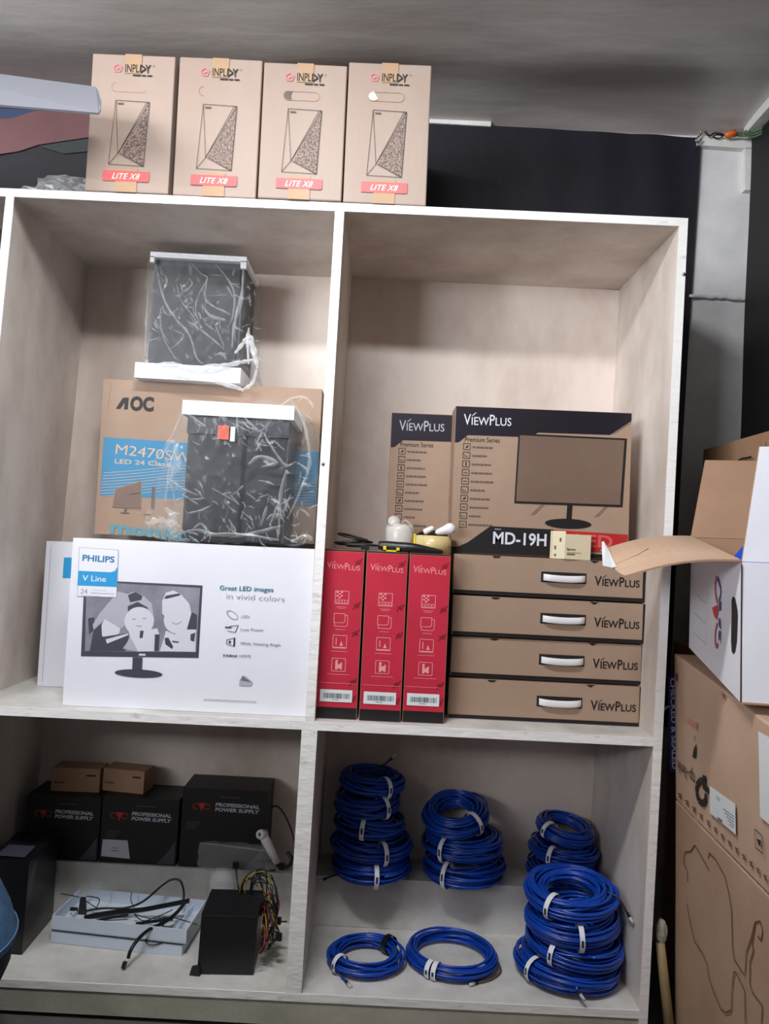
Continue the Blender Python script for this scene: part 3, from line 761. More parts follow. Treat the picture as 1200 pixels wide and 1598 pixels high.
for pts, w in (([(110, 1105), (300, 1100), (480, 1150), (700, 1130), (900, 1090), (1050, 1060)], .020), ([(180, 1180), (400, 1220), (650, 1250), (900, 1320), (960, 1350)], .014), ([(880, 1000), (960, 900), (1020, 860), (1060, 1000), (1090, 1140)], .018), ([(950, 1340), (1040, 1280), (1085, 1150)], .012), ([(1010, 760), (1000, 900), (1010, 1100)], .012)):
    fold(mb, [q1(*p) for p in pts], w, .229, M['film_pale'], seed=int(w * 1e4))
def crinkles(n, x0, x1, y0, y1, Y, seed):
    rr = random.Random(seed)
    for k in range(n):
        x, y = rr.uniform(x0, x1), rr.uniform(y0, y1); a = rr.gauss(1.1, .7); L = rr.uniform(6, 24)
        fold(mb, [(x, y), (x + L * .5 * math.cos(a) + rr.uniform(-3, 3), y + L * .5 * math.sin(a) + rr.uniform(-3, 3)), (x + L * math.cos(a), y + L * math.sin(a))], rr.uniform(.0025, .0065), Y, M['film_fold'], seed=seed + k, amp=.002)
crinkles(46, 232, 385, 405, 565, .236, 300)
crinkles(16, 385, 398, 420, 570, .30, 400)
mb.build('plastic_bag', cs)
# lower case
cs = pc_case(-.527, -.247, .066, .262, -.0205, .340, 'dark computer case with orange tag in a billowing clear bag, before the blue-banded carton', .004, .060)
mb = MB(); mb.box(-.533, -.243, .054, .266, .305, .342, M['foam'], .004); mb.build('foam_cap', cs)
mb = MB(); mb.box(-.519, -.255, .0620, .0725, .258, .302, M['case_frame'], .002); mb.build('top_rail', cs)
mb = MB(); a = atY(352, 668, .058); mb.box(a.x - .019, a.x + .010, .054, .0605, a.z - .030, a.z + .006, M['orange'], .002)
mb.box(a.x + .014, a.x + .026, .054, .0605, a.z - .034, a.z + .004, M['white_label'], .002); mb.build('tag', cs)
mb = MB()
def puffB(q, p):
    o = V(0, 0, 0)
    h = (q.z + 1) / 2
    if q.x < -.2: o += V(-(.075 * (1 - h) ** 1.3 + .012) * (-q.x - .2) / .8, -.01 * (1 - h), 0)
    if q.x > .2: o += V((.055 * math.sin(math.pi * min(1, h * .85 + .15)) + .02) * (q.x - .2) / .8, .02, .012 * h)
    if q.z > .9: o += V(0, 0, -.006)
    return o
wrap(mb, -.533, -.244, .044, .258, -.0175, .345, M['film_milky'], n=34, seed=5.2, amp=.0085, puff=puffB)
q1 = lambda x, y: (230 + x / 4.286, 610 + y / 4.284)
for pts, w in (([(245, 100), (190, 250), (110, 390), (20, 510)], .007), ([(0, 600), (130, 590), (230, 650), (340, 700)], .007), ([(220, 330), (160, 480), (120, 740)], .008), ([(780, 290), (860, 420), (930, 500), (1000, 470)], .007), ([(930, 530), (890, 700), (880, 960)], .009),
               ([(960, 690), (900, 840)], .006), ([(640, 170), (700, 230), (760, 270), (850, 170)], .007), ([(640, 200), (680, 250), (740, 250)], .006), ([(770, 280), (740, 350), (820, 370)], .006), ([(680, 490), (750, 440), (860, 480), (760, 510)], .013), ([(740, 600), (800, 610), (850, 630)], .006), ([(450, 660), (520, 700), (620, 760)], .004),
               ([(210, 960), (330, 930), (440, 960), (640, 960), (880, 1000)], .011), ([(550, 980), (740, 945), (900, 900)], .009), ([(800, 770), (760, 900)], .008), ([(880, 740), (820, 900)], .007), ([(230, 690), (340, 760)], .006), ([(260, 820), (360, 800), (440, 760)], .006), ([(300, 930), (360, 890), (420, 960)], .007), ([(560, 700), (600, 680), (620, 720)], .005), ([(350, 610), (370, 650)], .005), ([(480, 200), (490, 160), (520, 210)], .007), ([(600, 160), (605, 280)], .008), ([(260, 150), (320, 190), (390, 240)], .007), ([(720, 740), (760, 730)], .006), ([(660, 880), (700, 930)], .004)):
    fold(mb, [q1(*p) for p in pts], w, .036, M['film_fold'], seed=len(pts) * 7 + int(w * 1e4) + pts[0][0])
for pts, w in (([(110, 420), (170, 350), (200, 460), (150, 620)], .020), ([(0, 900), (60, 880), (150, 900), (190, 980)], .030), ([(120, 780), (160, 830), (190, 900)], .020), ([(960, 60), (1050, 230), (1085, 480), (1010, 700), (940, 850)], .009), ([(880, 120), (960, 60), (1060, 50), (1110, 110)], .012), ([(960, 1010), (1060, 970), (1100, 1000)], .014), ([(1000, 480), (1060, 520), (1080, 560)], .008)):
    fold(mb, [q1(*p) for p in pts], w, .050, M['film_fold'], seed=int(w * 1e4) + pts[0][1])
crinkles(40, 288, 448, 650, 690, .038, 500)
crinkles(60, 288, 448, 760, 840, .038, 600)
crinkles(26, 250, 285, 690, 840, .052, 700)
crinkles(26, 452, 485, 640, 840, .060, 800)
mb.build('plastic_bag', cs)

# ------------------------------------------------------------------ upper right compartment
# flat stack of four kraft cartons with carrying handles
def handle_carton(x0, z0, label):
    w, h, d, y0 = .508, .1035, .375, .112
    cr = thing('monitor_carton', label, 'carton', (x0 + w / 2, y0 + d / 2, z0), 'flat stacked monitor cartons')
    mb = MB(); O = V(x0, y0, z0)
    F = obox(mb, O, SMID, SMU, w, h, d, M['kraft'], .002); F.k = .0007
    F.rect(0.002, .0005, w - .002, .0095, M['black_print'])
    F.rect(w - .006, .0005, w, h, M['black_print'])
    F.rect(.232, .040, .352, .068, M['dark_gap'])
    F.logo((.374, .038), (.494, .038), .0245, M['ink'], bold=.022)
    F.poly([(.10, h - .0005), (.125, h - .0005), (.118, h - .006), (.106, h - .006)], M['dark_gap'])
    F.poly([(.36, h - .0005), (.385, h - .0005), (.372, h - .008)], M['dark_gap'])
    mb.build('carton_body', cr)
    mb = MB(); pts = []
    for i in range(17):
        t = i / 16; u = .238 + .110 * t
        k = 1 - (2 * t - 1) ** 6
        pts.append(F.w((u, .0535 - .0025 * math.sin(math.pi * t)), .0015 + .010 * k))
    vs = []; fs = []
    for p in pts:
        for (dv, dn) in ((-.0085, 0), (.0085, 0), (.0085, .0025), (.003, .0045), (-.003, .0045), (-.0085, .0025)):
            vs.append(p + F.Vv * dv + F.N * dn)
    for i in range(16):
        for k in range(6): fs.append([i * 6 + k, i * 6 + (k + 1) % 6, (i + 1) * 6 + (k + 1) % 6, (i + 1) * 6 + k][::-1])
    fs.append(list(range(6))); fs.append([16 * 6 + k for k in range(6)][::-1])
    mb.add(vs, fs, M['white_plastic'])
    hd = mb.build('handle', cr); hd['label'] = 'white plastic carrying handle'
    return cr
Z4 = zm(.45)
names4 = ['kraft carton with white handle, bottom of the four stacked flat beside the red cartons',
          'kraft carton with white handle, second from the bottom of the flat stack',
          'kraft carton with white handle, third from the bottom of the flat stack',
          'kraft carton with white handle, top of the flat stack under the upright printed carton']
c0 = handle_carton(.199, zm(.199) + .001, names4[0])
for k in range(1, 4):
    c = copy_tree(c0); c.location = c0.location + V((0, .002, -.001, -.003)[k], (0, .004, -.003, .002)[k], .1087 * k)
    c['label'] = names4[k]
ZS = zm(.199) + .001 + .1087 * 3 + .1045      # top of the stack

# three red cartons on end
def red_carton(x0, label):
    w, h, d, y0 = .1045, .4275, .43, .036
    cr = thing('red_carton', label, 'carton', (x0 + w / 2, y0 + d / 2, zm(x0 + w / 2)), 'red cartons on end')
    mb = MB(); O = V(x0, y0, zm(x0) + .0005)
    F = obox(mb, O, SMID, SMU, w, h, d, M['kraft_dark'], .0018); F.k = .0006
    F.rect(.0012, .0012, w - .0012, h - .005, M['red_box'])
    F.rect(.0012, .0008, w - .0012, .029, M['black_print'])
    F.rect(.0006, h - .0035, w - .0006, h - .0005, M['black_print'])
    F.logo((.010, h - .048), (.094, h - .052), .0165, M['red_line'], bold=-.004)
    ic = [(.0355, .0375, .290), (.0355, .0375, .233), (.0355, .0375, .178), (.0355, .0375, .120)]
    lw = .0014
    for k, (u, sz, v) in enumerate(ic):
        sz = .0345; u0, u1, v0, v1 = u, u + sz, v, v + sz * .93
        if k != 1: F.frame(u0, v0, u1, v1, lw, M['red_line'])
        if k == 0:
            for i in range(4):
                for j in range(4):
                    if (i + j) % 2 == 0 and i < 3: F.rect(u0 + .003 + i * .0055, v1 - .005 - j * .0045, u0 + .0078 + i * .0055, v1 - .001 - j * .0045, M['red_line'])
            for i in range(4): F.frame(u0 + .003 + i * .0078, v0 + .002, u0 + .0088 + i * .0078, v0 + .010, .001, M['red_line'])
        if k == 1:
            F.path([(u0, v0 + .009), (u0, v1), (u1 - .007, v1), (u1 - .007, v0 + .012), (u1 - .011, v0 + .009)], lw, M['red_line'], closed=True)
            F.path([(u0 + .002, v0 + .008), (u0 + .002, v0), (u1 - .003, v0), (u1, v0 + .003), (u1, v1 - .004), (u1 - .006, v1 - .004)], lw, M['red_line'])
        if k == 2:
            F.line((u0 + .008, v0 + .008), (u0 + .008, v1 - .007), .002, M['red_line']); F.poly([(u0 + .017, v0 + .006), (u0 + .026, v0 + .006), (u0 + .021, v0 + .018)], M['red_line'])
            F.line((u0 + .002, v0 + .002), (u1 - .002, v0 + .002), .002, M['red_line'])
        if k == 3:
            F.rect(u0 + .009, v0 + .004, u0 + .015, v1 - .004, M['red_line']); F.poly([(u0 + .015, v0 + .008), (u0 + .026, v0 + .004), (u0 + .026, v0 + .023), (u0 + .015, v0 + .016)], M['red_line'])
        wl = (.013, .012, .021, .028)[k]
        F.rect(u0 + sz / 2 - wl, v0 - .0085, u0 + sz / 2 + wl, v0 - .0075, M['red_line'])
        if k == 0: F.rect(u0 + sz / 2 - .009, v0 - .012, u0 + sz / 2 + .009, v0 - .0112, M['red_line'])
        # diagonal stamp beside each icon
    for (u, v) in ((.082, .388), (.083, .278), (.083, .208), (.083, .085), (.083, .030 + .012)):
        for s_ in (0, .008): F.line((u + s_, v + s_ * .4), (u + .009 + s_, v + .016 + s_ * .4), .0026, M['red_dark'])
        F.line((u - .001, v + .012), (u + .016, v + .006), .0014, M['red_dark'])
    F.rect(.005, .0895, .099, .0903, M['red_line'])
    mb.build('carton_body', cr)
    mb = MB(); L = Face(mb, O, SMID, SMU); L.k = .0022; L.rect(.0095, .043, .091, .0735, M['white_label'])
    random.seed(11); u = .018
    while u < .084:
        t_ = random.choice((.0006, .001, .0016))
        L.rect(u, .0515, u + t_, .0645, M['bar']); u += t_ + random.choice((.0006, .0009, .0016)); L.k = .0024
    L.rect(.040, .0475, .058, .0488, M['bar'])
    lb = mb.build('barcode_label', cr); lb['label'] = 'white barcode sticker'
    return cr
r0 = red_carton(-.1425, 'red carton on end beside the divider, leftmost of the three')
for k, (x, lb) in enumerate(((-.0318, 'red carton on end, middle one of the three under the cables'), (.0778, 'red carton on end beside the flat kraft stack, under the tape roll'))):
    c = copy_tree(r0); dx = x + .1425
    c.location = r0.location + V(dx, (-.004, .002)[k], .006 * dx); c['label'] = lb
ZR = zm(-.02) + .428

# upright cartons with violet header
def header_carton(x0, y0, z0, label, full):
    w, h, d = .478, .398 if full else .392, .104
    cr = thing('monitor_carton', label, 'carton', (x0 + w / 2, y0 + d / 2, z0), 'upright monitor cartons with dark headers')
    mb = MB(); O = V(x0, y0, z0)
    U_ = Vector((1, 0, .014)); Vv = Vector((-.014, 0, 1))
    F = obox(mb, O, U_, Vv, w, h, d, M['kraft'], .002); F.k = .0007
    # dark left edge strip and top header
    top = h - .001; hb = h - .078
    F.poly([(.001, top), (w - .001, top), (w - .001, h - .022), (w - .058, h - .062), (.225, h - .0635), (.205, hb + .001), (.035, hb), (.012, hb - .020), (.001, hb - .022)], M['violet'])
    F.line((w - .050, h - .060), (w - .004, h - .028), .0012, M['ink'])
    F.logo((.023, h - .050), (.152, h - .0485), .029, M['g4'] if full else M['g3'], bold=.006)
    F.text('Premium Series', (.028, hb - .0178), (.122, hb - .0173), M['ink'], h=.0125, bold=.004)
    sp = .0248
    random.seed(5)
    for k in range(10):
        v1 = hb - .0232 - sp * k * .94; u = .0245 - .0004 * k
        F.frame(u, v1 - .0165, u + .0185, v1, .0014, M['ink'])
        if k in (0, 6): F.poly([(u + .007, v1 - .008), (u + .013, v1 - .004), (u + .013, v1 - .009), (u + .006, v1 - .013)], M['ink'])
        elif k in (1, 5, 8): F.path([(u + .004, v1 - .006), (u + .004, v1 - .011), (u + .014, v1 - .011)], .0012, M['ink'])
        elif k == 2: F.rect(u + .0075, v1 - .013, u + .0105, v1 - .004, M['ink'])
        else: F.rect(u + .004, v1 - .010, u + .014, v1 - .0075, M['ink_soft'])
        ln = (.056, .040, .052, .057, .061, .040, .054, .051, .031, .064)[k]; x = u + .0245
        while x < u + .0245 + ln:                                   # unreadable small print as short dashes
            q = random.uniform(.004, .011); F.rect(x, v1 - .0112, min(x + q, u + .0245 + ln), v1 - .0068, M['ink_soft']); x += q + .0018; F.k = .0016
    # picture of a monitor
    m0, m1, n0, n1 = .168, .467, .1405, .328
    if full:
        F.poly([(m0 - .001, n0), (m1 - .008, n0 + .001), (m1 - .001, n1), (m0 + .004, n1 + .002)], M['black_print'])
        F.poly([(m0 + .0035, n0 + .006), (m1 - .0145, n0 + .007), (m1 - .0075, n1 - .005), (m0 + .0085, n1 - .003)], M['screen_print'])
        F.poly([(.308, .085), (.322, .085), (.324, n0 + .001), (.310, n0 + .001)], M['black_print']); F.ell((.314, .091), .0625, .0135, M['black_print'])
        for (u, v) in ((.213, .110), (.385, .112)):
            for s_ in (0, .0065): F.line((u + s_, v), (u + .028 + s_, v + .030), .001, M['ink'])
        F.poly([(.02, .018), (.045, .030), (.105, .076), (.275, .074), (.290, .010), (.001, .010), (.001, .016)], M['black_print'])
        F.poly([(.001, .001), (w - .03, .001), (w - .03, .012), (.001, .014)], M['black_print'])
        F.poly([(.290, .014), (w - .004, .022), (w - .003, .068), (.275, .073)], M['led_red'])
        F.poly([(w - .022, .024), (w - .004, .024), (w - .004, .040)], M['redpink'])
        F.text('MD-19H', (.113, .030), (.257, .029), M['g4'], h=.031, bold=.022)
        F.rect(.117, .0675, .134, .0695, M['g3'])
        F.text('LED', (.336, .032), (.435, .031), M['redpink'], h=.032, bold=.02)
    else:
        F.poly([(m0 + .004, n0), (m1 - .008, n0 + .001), (m1 - .001, n1), (m0 + .009, n1 + .002)], M['black_print'])
        F.poly([(m0 + .0135, n0 + .006), (m1 - .0145, n0 + .007), (m1 - .0075, n1 - .005), (m0 + .0175, n1 - .003)], M['screen_print'])
        F.ell((.314, .091), .0625, .0135, M['black_print'])
        F.poly([(.001, .001), (w - .001, .001), (w - .001, .06), (.105, .06), (.03, .02), (.001, .014)], M['black_print'])
    mb.build('carton_body', cr)
    return cr
header_carton(.1875, .145, ZS + .0005, 'brown upright monitor carton with large monitor picture on the flat kraft stack', True)
header_carton(.0155, .258, ZR + .003, 'brown upright monitor carton behind the tape roll, half hidden by its twin', False)

# small cream box
cr = thing('small_box', 'small cream cardboard box on the top flat carton before the red print', 'box', (.505, .126, ZS))
mb = MB()
a, b = V(.4875, .108, ZS + .0012), V(.5565, .116, ZS + .0012); U_ = (b - a)
w = U_.length; U_.normalize()
F = obox(mb, a, U_, (0, 0, 1), w, .066, .03, M['cream'], .0015)
F.k = .0007
F.text('Epcom', (w * .06, .0235), (w * .40, .0235), M['ink'], h=.0058, bold=.02)
F.rect(w * .06, .0165, w * .62, .0178, M['ink_soft']); F.rect(w * .06, .011, w * .38, .0145, M['ink_soft'])
mb.build('box_body', cr)
mb = MB(); e0, e1 = a + V(-.0008, .001, 0), a + V(-.030, .016, 0); e2 = e1 + V(-.005, .010, 0)
for p, q in ((e0, e1), (e1, e2)):
    mb.hexa([p, q, q + V(.001, .002, 0), p + V(.001, .002, 0)] + [r_ + V(0, 0, .069 + .004 * (r_ is not p)) for r_ in (p, q, q + V(.001, .002, 0), p + V(.001, .002, 0))], M['cream'])
fq = Face(mb, e1, e0 - e1, V(0, 0, 1)); fq.k = .0006; fq.ell((.020, .050), .003, .006, M['ink_soft']); fq.rect(.004, .006, .010, .012, M['ink_soft']); fq.rect(.004, .024, .009, .034, M['ink_soft'])
mb.build('side_flap', cr)

# things lying on the red cartons
zr = lambda x: zm(x) + .4285
tr_ = thing('tape_roll', 'beige roll of parcel tape standing flat on the rightmost red carton', 'tape', (.139, .125, zr(.139)))
mb = MB(); c = V(.139, .125, zr(.139) + .0005)
mb.lathe([(.036, 0), (.048, 0), (.048, .046), (.036, .046), (.036, 0)], c, M['beige_tape'], 40); mb.build('tape_winding', tr_)
mb = MB(); mb.lathe([(.0335, .0005), (.0362, .0005), (.0362, .0455), (.0335, .0455), (.0335, .0005)], c, M['kraft_dark'], 36); mb.build('cardboard_core', tr_)
# white earphones lying on the roll
def capsule(mb, a, b, r0, r1, m, n=10, sides=14):
    a = Vector(a); b = Vector(b); pts = []; rs = []
    for i in range(n + 1):
        t = i / n; pts.append(a + (b - a) * t)
        e = math.sqrt(max(0.0, 1 - (2 * t - 1) ** 8)); rs.append(max(.0004, (r0 + (r1 - r0) * t) * max(.25, e) if 0 < t < 1 else .0006))
    mb.tube(pts, rs, m, sides)
zz = c.z + .047
for (p, q, r0, r1, lb) in (((.110, .10, zz + .006), (.134, .092, zz + .020), .0085, .0065, 'white earphone lying on the left rim of the tape roll'),
                           ((.140, .092, zz + .007), (.182, .098, zz + .021), .006, .0155, 'larger white earphone piece on the right rim of the tape roll')):
    e = thing('earphone', lb, 'earphone', ((p[0] + q[0]) / 2, p[1], zz), 'white earphones on the tape roll')
    mb = MB(); capsule(mb, p, q, r0, r1, M['white_plastic']); mb.build('stem', e)
    mb = MB(); d = (V(*q) - V(*p)).normalized(); crumple(mb, V(*q) - d * .004, r1 * 1.05, r1 * 1.05, r1 * 1.0, M['white_plastic'], n=10, seed=1, amp=.05, flat_bottom=False); mb.build('ear_bud', e)
# milky cup with a lid, lying plastic
cup = thing('plastic_jar', 'milky plastic jar behind the cables on the middle red carton', 'jar', (.055, .17, zr(.055)))
mb = MB(); mb.lathe([(0, 0), (.034, 0), (.040, .012), (.041, .060), (.034, .074), (.0, .074)], V(.050, .175, zr(.055) + .0005), M['milky'], 28); jb = mb.build('jar_body', cup)
mb = MB(); R_ = Matrix.Rotation(1.1, 3, 'X') @ Matrix.Rotation(.3, 3, 'Z'); mb.lathe([(0, -.004), (.0165, -.004), (.0165, .004), (0, .005)], V(.032, .155, zr(.055) + .080), M['milky'], 24, rot=R_); cp_ = mb.build('cap', jb)
mb = MB(); mb.tube([V(.050, .14, zr(0) + .076), V(.062, .136, zr(0) + .086), V(.074, .135, zr(0) + .078), V(.088, .136, zr(0) + .062)], .0014, M['milky'], 6); mb.build('strap', jb)
# yellow strip between jar and roll
mb = MB(); mb.box(.0855, .0905, .118, .121, zr(.09) + .001, zr(.09) + .050, M['yellow'], .001); tag(mb.build('yellow_strip'), 'thin yellow strip standing between the milky jar and tape roll', 'strip')
# black pouch
def smooth(pts, n=8):
    pts = [Vector(p) for p in pts]; out = []
    for i in range(len(pts) - 1):
        p0 = pts[max(0, i - 1)]; p1 = pts[i]; p2 = pts[i + 1]; p3 = pts[min(len(pts) - 1, i + 2)]
        for k in range(n):
            t = k / n; t2 = t * t; t3 = t2 * t
            out.append(.5 * ((2 * p1) + (p2 - p0) * t + (2 * p0 - 5 * p1 + 4 * p2 - p3) * t2 + (3 * p1 - p0 - 3 * p2 + p3) * t3))
    out.append(pts[-1]); return out
g = lambda px, py, Y: atY(px, py, Y)
mb = MB()
pts = smooth([g(592, 834, .075), g(612, 842, .07), g(640, 850, .062), g(665, 852, .06), g(692, 851, .058)], 6)
n_ = len(pts); rs = [.006 + .0085 * math.sin(math.pi * min(1, .18 + .9 * i / n_)) for i in range(n_)]; rs[-1] = .003
for i, p in enumerate(pts): p.z = zr(p.x) + rs[i] * .75 + .001 + .006 * max(0, 1 - i / 8)
mb.tube(pts, rs, M['black_plastic'], 14, flat=1.0)
tag(mb.build('handset'), 'black slim plastic handset lying across the right red cartons', 'handset')
# coiled black cable at the left
mb = MB(); rr = random.Random(4); path = []
for k in range(70):
    t = k / 69; a = t * math.pi * 2 * 4
    x = -.085 + .045 * math.cos(a) + .012 * math.sin(a * .37); y = .12 + .020 * math.sin(a) ; 
    path.append(V(x + .03 * t, y, zr(x) + .005 + .034 * (1 - t) * (0.35 + .65 * math.sin(a * .31 + .6) ** 2) + .006 * math.sin(a * .6) ** 2))
path += [V(.0, .105, zr(0) + .012), V(.03, .10, zr(0) + .010), V(.05, .098, zr(0) + .006)]
mb.tube(smooth(path, 3), .0028, M['cable_black'], 8)
cb = thing('black_cable', 'coiled black cable lying on the leftmost red carton beside the divider', 'cable', (-.07, .12, zr(-.07)))
mb.build('cord', cb)
mb = MB(); mb.box(-.052, -.030, .085, .100, zr(-.04) + .001, zr(-.04) + .013, M['black_plastic'], .002); mb.box(-.030, -.006, .083, .098, zr(-.02) + .001, zr(-.02) + .011, M['steel'], .002); q = mb.build('plug', cb)
yp = thing('yellow_clip', 'yellow and black plastic clip at the front edge of the middle red carton', 'clip', (.028, .05, zr(.028)))
mb = MB(); mb.box(.006, .014, .044, .060, zr(.01) + .0005, zr(.01) + .014, M['yellow'], .002); mb.box(.006, .048, .044, .052, zr(.02) + .0005, zr(.02) + .004, M['yellow'], .001); mb.box(.040, .048, .044, .056, zr(.04) + .0005, zr(.04) + .011, M['yellow'], .0015); mb.build('clip_frame', yp)
mb = MB(); mb.box(.0145, .0395, .053, .066, zr(.02) + .002, zr(.02) + .013, M['black_plastic'], .002); mb.build('clip_insert', yp)

# ------------------------------------------------------------------ lower left compartment
ZL = -.967
def psu_carton(x0, w, h, label, rot=0.0, y0=.346, sticker=False):
    cr = thing('power_supply_carton', label, 'carton', (x0 + w / 2, .42, ZL), 'black power supply cartons on the step')
    mb = MB(); F = obox(mb, V(x0, y0, ZL + .0008), (1, rot, .004), (0, 0, 1), w, h, .13, M['black_print'], .002); F.k = .0007
    k = w / .225
    cx, cy = .052 * k, h - .052
    R2 = .008
    for s_ in (-1, 1):
        F.path([(cx + s_ * .015 + R2 * 1.2 * math.cos(g_) * 1.0, cy + R2 * math.sin(g_)) for g_ in [math.pi * 2 * i / 12 for i in range(10 if s_ < 0 else 12)]], .0022, M['led_red'])
    F.poly([(cx - .008, cy + .010), (cx + .008, cy + .010), (cx, cy - .016)], M['led_red'])
    F.text('PROFESSIONAL', (.088 * k, h - .049), (.205 * k, h - .051), M['g3'], h=.0095, bold=.035, shear=.1)
    F.text('POWER SUPPLY', (.088 * k, h - .063), (.205 * k, h - .065), M['g3'], h=.0095, bold=.035, shear=.1)
    F.rect(.10 * k, h - .023, .155 * k, h - .0215, M['ink_soft'])
    for q in range(4): F.rect(.015, h - .098 - .006 * q, .055 - .004 * q, h - .0968 - .006 * q, M['ink_soft'])
    F.poly([(w - .055, .003), (w - .004, .003), (w - .004, .07), (w - .03, .03)], M['g1'])
    mb.build('carton_body', cr)
    if sticker:
        mb = MB(); L = Face(mb, F.O, F.U, F.Vv); L.k = .0022
        L.poly([(.006, .018), (.090, .014), (.080, .066), (.008, .066)], M['g3']); L.rect(.034, .034, .056, .036, M['ink_soft']); L.rect(.036, .042, .054, .044, M['ink_soft'])
        lb = mb.build('paper_label', cr); lb['label'] = 'grey paper label'
psu_carton(-.985, .214, .182, 'black power supply carton under the left small brown box, beside the side panel')
psu_carton(-.766, .222, .187, 'black power supply carton with grey label, middle of the three on the step', sticker=True)
psu_carton(-.535, .247, .226, 'black power supply carton beside the white handset, tallest of the three')
def small_carton(O, U_, w, h, d, label):
    cr = thing('small_brown_box', label, 'box', (O[0] + w / 2, O[1] + d / 2, O[2]), 'small brown boxes on the power supply cartons')
    mb = MB(); F = obox(mb, O, U_, (0, 0, 1), w, h, d, M['kraft_dark'], .0015); F.k = .0007
    F.rect(.72 * w, .68 * h, .92 * w, .75 * h, M['dark_gap']); F.rect(.05 * w, .33 * h, .28 * w, .42 * h, M['ink_soft'])
    mb.build('box_body', cr)
small_carton(V(-.935, .385, ZL + .1835), (1, 0, .01), .142, .068, .07, 'small dark brown box on the left black power supply carton')
small_carton(V(-.788, .398, ZL + .1885), (1, -.13, .0), .128, .066, .068, 'small brown box turned slightly, on the middle black power supply carton')

# big black carton by the left side panel
cr = thing('black_carton', 'tall glossy black carton standing beside the denim bag', 'carton', (-.93, .19, zb(-.93)))
mb = MB(); zf = zb(-.9) + .001
c_ = [V(-.985, .112, zf), V(-.868, .108, zf), V(-.872, .305, zf), V(-.985, .305, zf)]
t_ = [V(-.985, .112, zf + .232), V(-.866, .108, zf + .236), V(-.872, .305, zf + .236), V(-.985, .305, zf + .236)]
mb.hexa(c_ + t_, mat('glossy_black_print', (22, 20, 26), 0.3, var=.3, scale=5), .002)
F = Face(mb, c_[1], V(0, 1, 0), V(0, 0, 1)); F.k = .001
F.poly([(.012, .13), (.050, .20), (.045, .225), (.012, .225)], M['g1'])
mb.build('carton_body', cr)
mb = MB(); mb.add([c_[0] + V(.02, .02, .2385), c_[1] + V(-.02, .02, .2385), c_[2] + V(-.02, -.1, .2385), c_[3] + V(.02, -.1, .2385)], [[0, 1, 2, 3]], M['g1']); mb.build('top_label', cr)

# white plastic trays (computer front covers), one upside down on the other
def tray(O, U_, D_, w, d, h, open_top, label):
    cr = thing('plastic_tray', label, 'tray', tuple(Vector(O) + Vector(U_) * w / 2 + Vector(D_) * d / 2), 'pale blue plastic trays')
    U_ = Vector(U_).normalized(); D_ = Vector(D_).normalized(); Zv = Vector((0, 0, 1)); O = Vector(O); t = .003
    mb = MB()
    def slab(u0, u1, d0, d1, z0, z1, m, bev=.001):
        q = lambda u, dd, z: O + U_ * u + D_ * dd + Zv * z
        mb.hexa([q(u0, d0, z0), q(u1, d0, z0), q(u1, d1, z0), q(u0, d1, z0), q(u0, d0, z1), q(u1, d0, z1), q(u1, d1, z1), q(u0, d1, z1)], m, bev, seg=1)
    fl = 0 if open_top else h - t
    slab(0, w, 0, d, fl, fl + t, M['paleblue_in'])
    slab(0, w, 0, t, 0, h, M['paleblue']); slab(0, w, d - t, d, 0, h, M['paleblue'])
    slab(0, t, t, d - t, 0, h, M['paleblue']); slab(w - t, w, t, d - t, 0, h, M['paleblue'])
    if open_top:
        slab(.03, .034, t, d - t, t, h * .5, M['paleblue']); slab(w - .04, w - .036, t, d - t, t, h * .6, M['paleblue'])
        for u in (.09, .17, .25, .31): slab(u, u + .003, d - t - .008, d - t, t, h, M['paleblue'])
        for u in (.08, .2, .29): slab(u, u + .003, t, t + .008, t, h * .9, M['paleblue'])
        slab(.05, w - .05, d * .55, d * .55 + .003, t, h * .3, M['paleblue'])
    mb.build('tray_shell', cr)
    return cr
TU = Vector((.357, -.037, 0)).normalized(); TD = Vector((.0, 1, 0))
TD = (Vector((.012, .165, 0))).normalized()
z0 = zb(-.65) + .001
tray(V(-.822, .174, z0), TU, TD, .361, .168, .030, False, 'pale blue plastic tray, lower one of the pair on the bottom board')
tray(V(-.823, .174, z0 + .0335), TU, TD, .372, .172, .036, True, 'pale blue open plastic tray holding black cables, upper one of the pair')
ZT = z0 + .037
# ribbon of black front panel cables over the tray
cb = thing('cable_harness', 'black cable harness spilling over the upper pale blue tray', 'cable', (-.64, .22, ZT))
def gz(px, py, z): return atZ(px, py, z)
def flatband(mb, pts, wd, th, m):
    pts = smooth(pts, 6); vs = []; fs = []
    for i, p in enumerate(pts):
        t = (pts[min(i + 1, len(pts) - 1)] - pts[max(0, i - 1)]).normalized(); s1 = t.cross(Vector((0, -.5, 1))).normalized(); s2 = s1.cross(t)
        for a_, b_ in ((-1, -1), (1, -1), (1, 1), (-1, 1)): vs.append(p + s1 * a_ * wd / 2 + s2 * b_ * th / 2)
    n = len(pts)
    for i in range(n - 1):
        for k in range(4): fs.append([i * 4 + k, i * 4 + (k + 1) % 4, (i + 1) * 4 + (k + 1) % 4, (i + 1) * 4 + k])
    fs.append([0, 3, 2, 1]); fs.append([(n - 1) * 4 + k for k in range(4)])
    mb.add(vs, fs, m)
c6 = lambda x, y, Y: atY(60 + x / 4.286, 1360 + y / 4.286, Y)
mb = MB(); flatband(mb, [c6(305, 310, .235), c6(400, 290, .24), c6(520, 272, .245), c6(700, 255, .245), c6(860, 225, .245), c6(1010, 195, .25)], .013, .004, M['cable_black'])
flatband(mb, [c6(380, 330, .225), c6(500, 308, .23), c6(600, 292, .235)], .006, .002, M['cable_black'])
flatband(mb, [c6(650, 352, .20), c6(760, 335, .20), c6(900, 318, .20)], .008, .003, M['cable_black'])
mb.build('flat_ribbon', cb)
mb = MB()
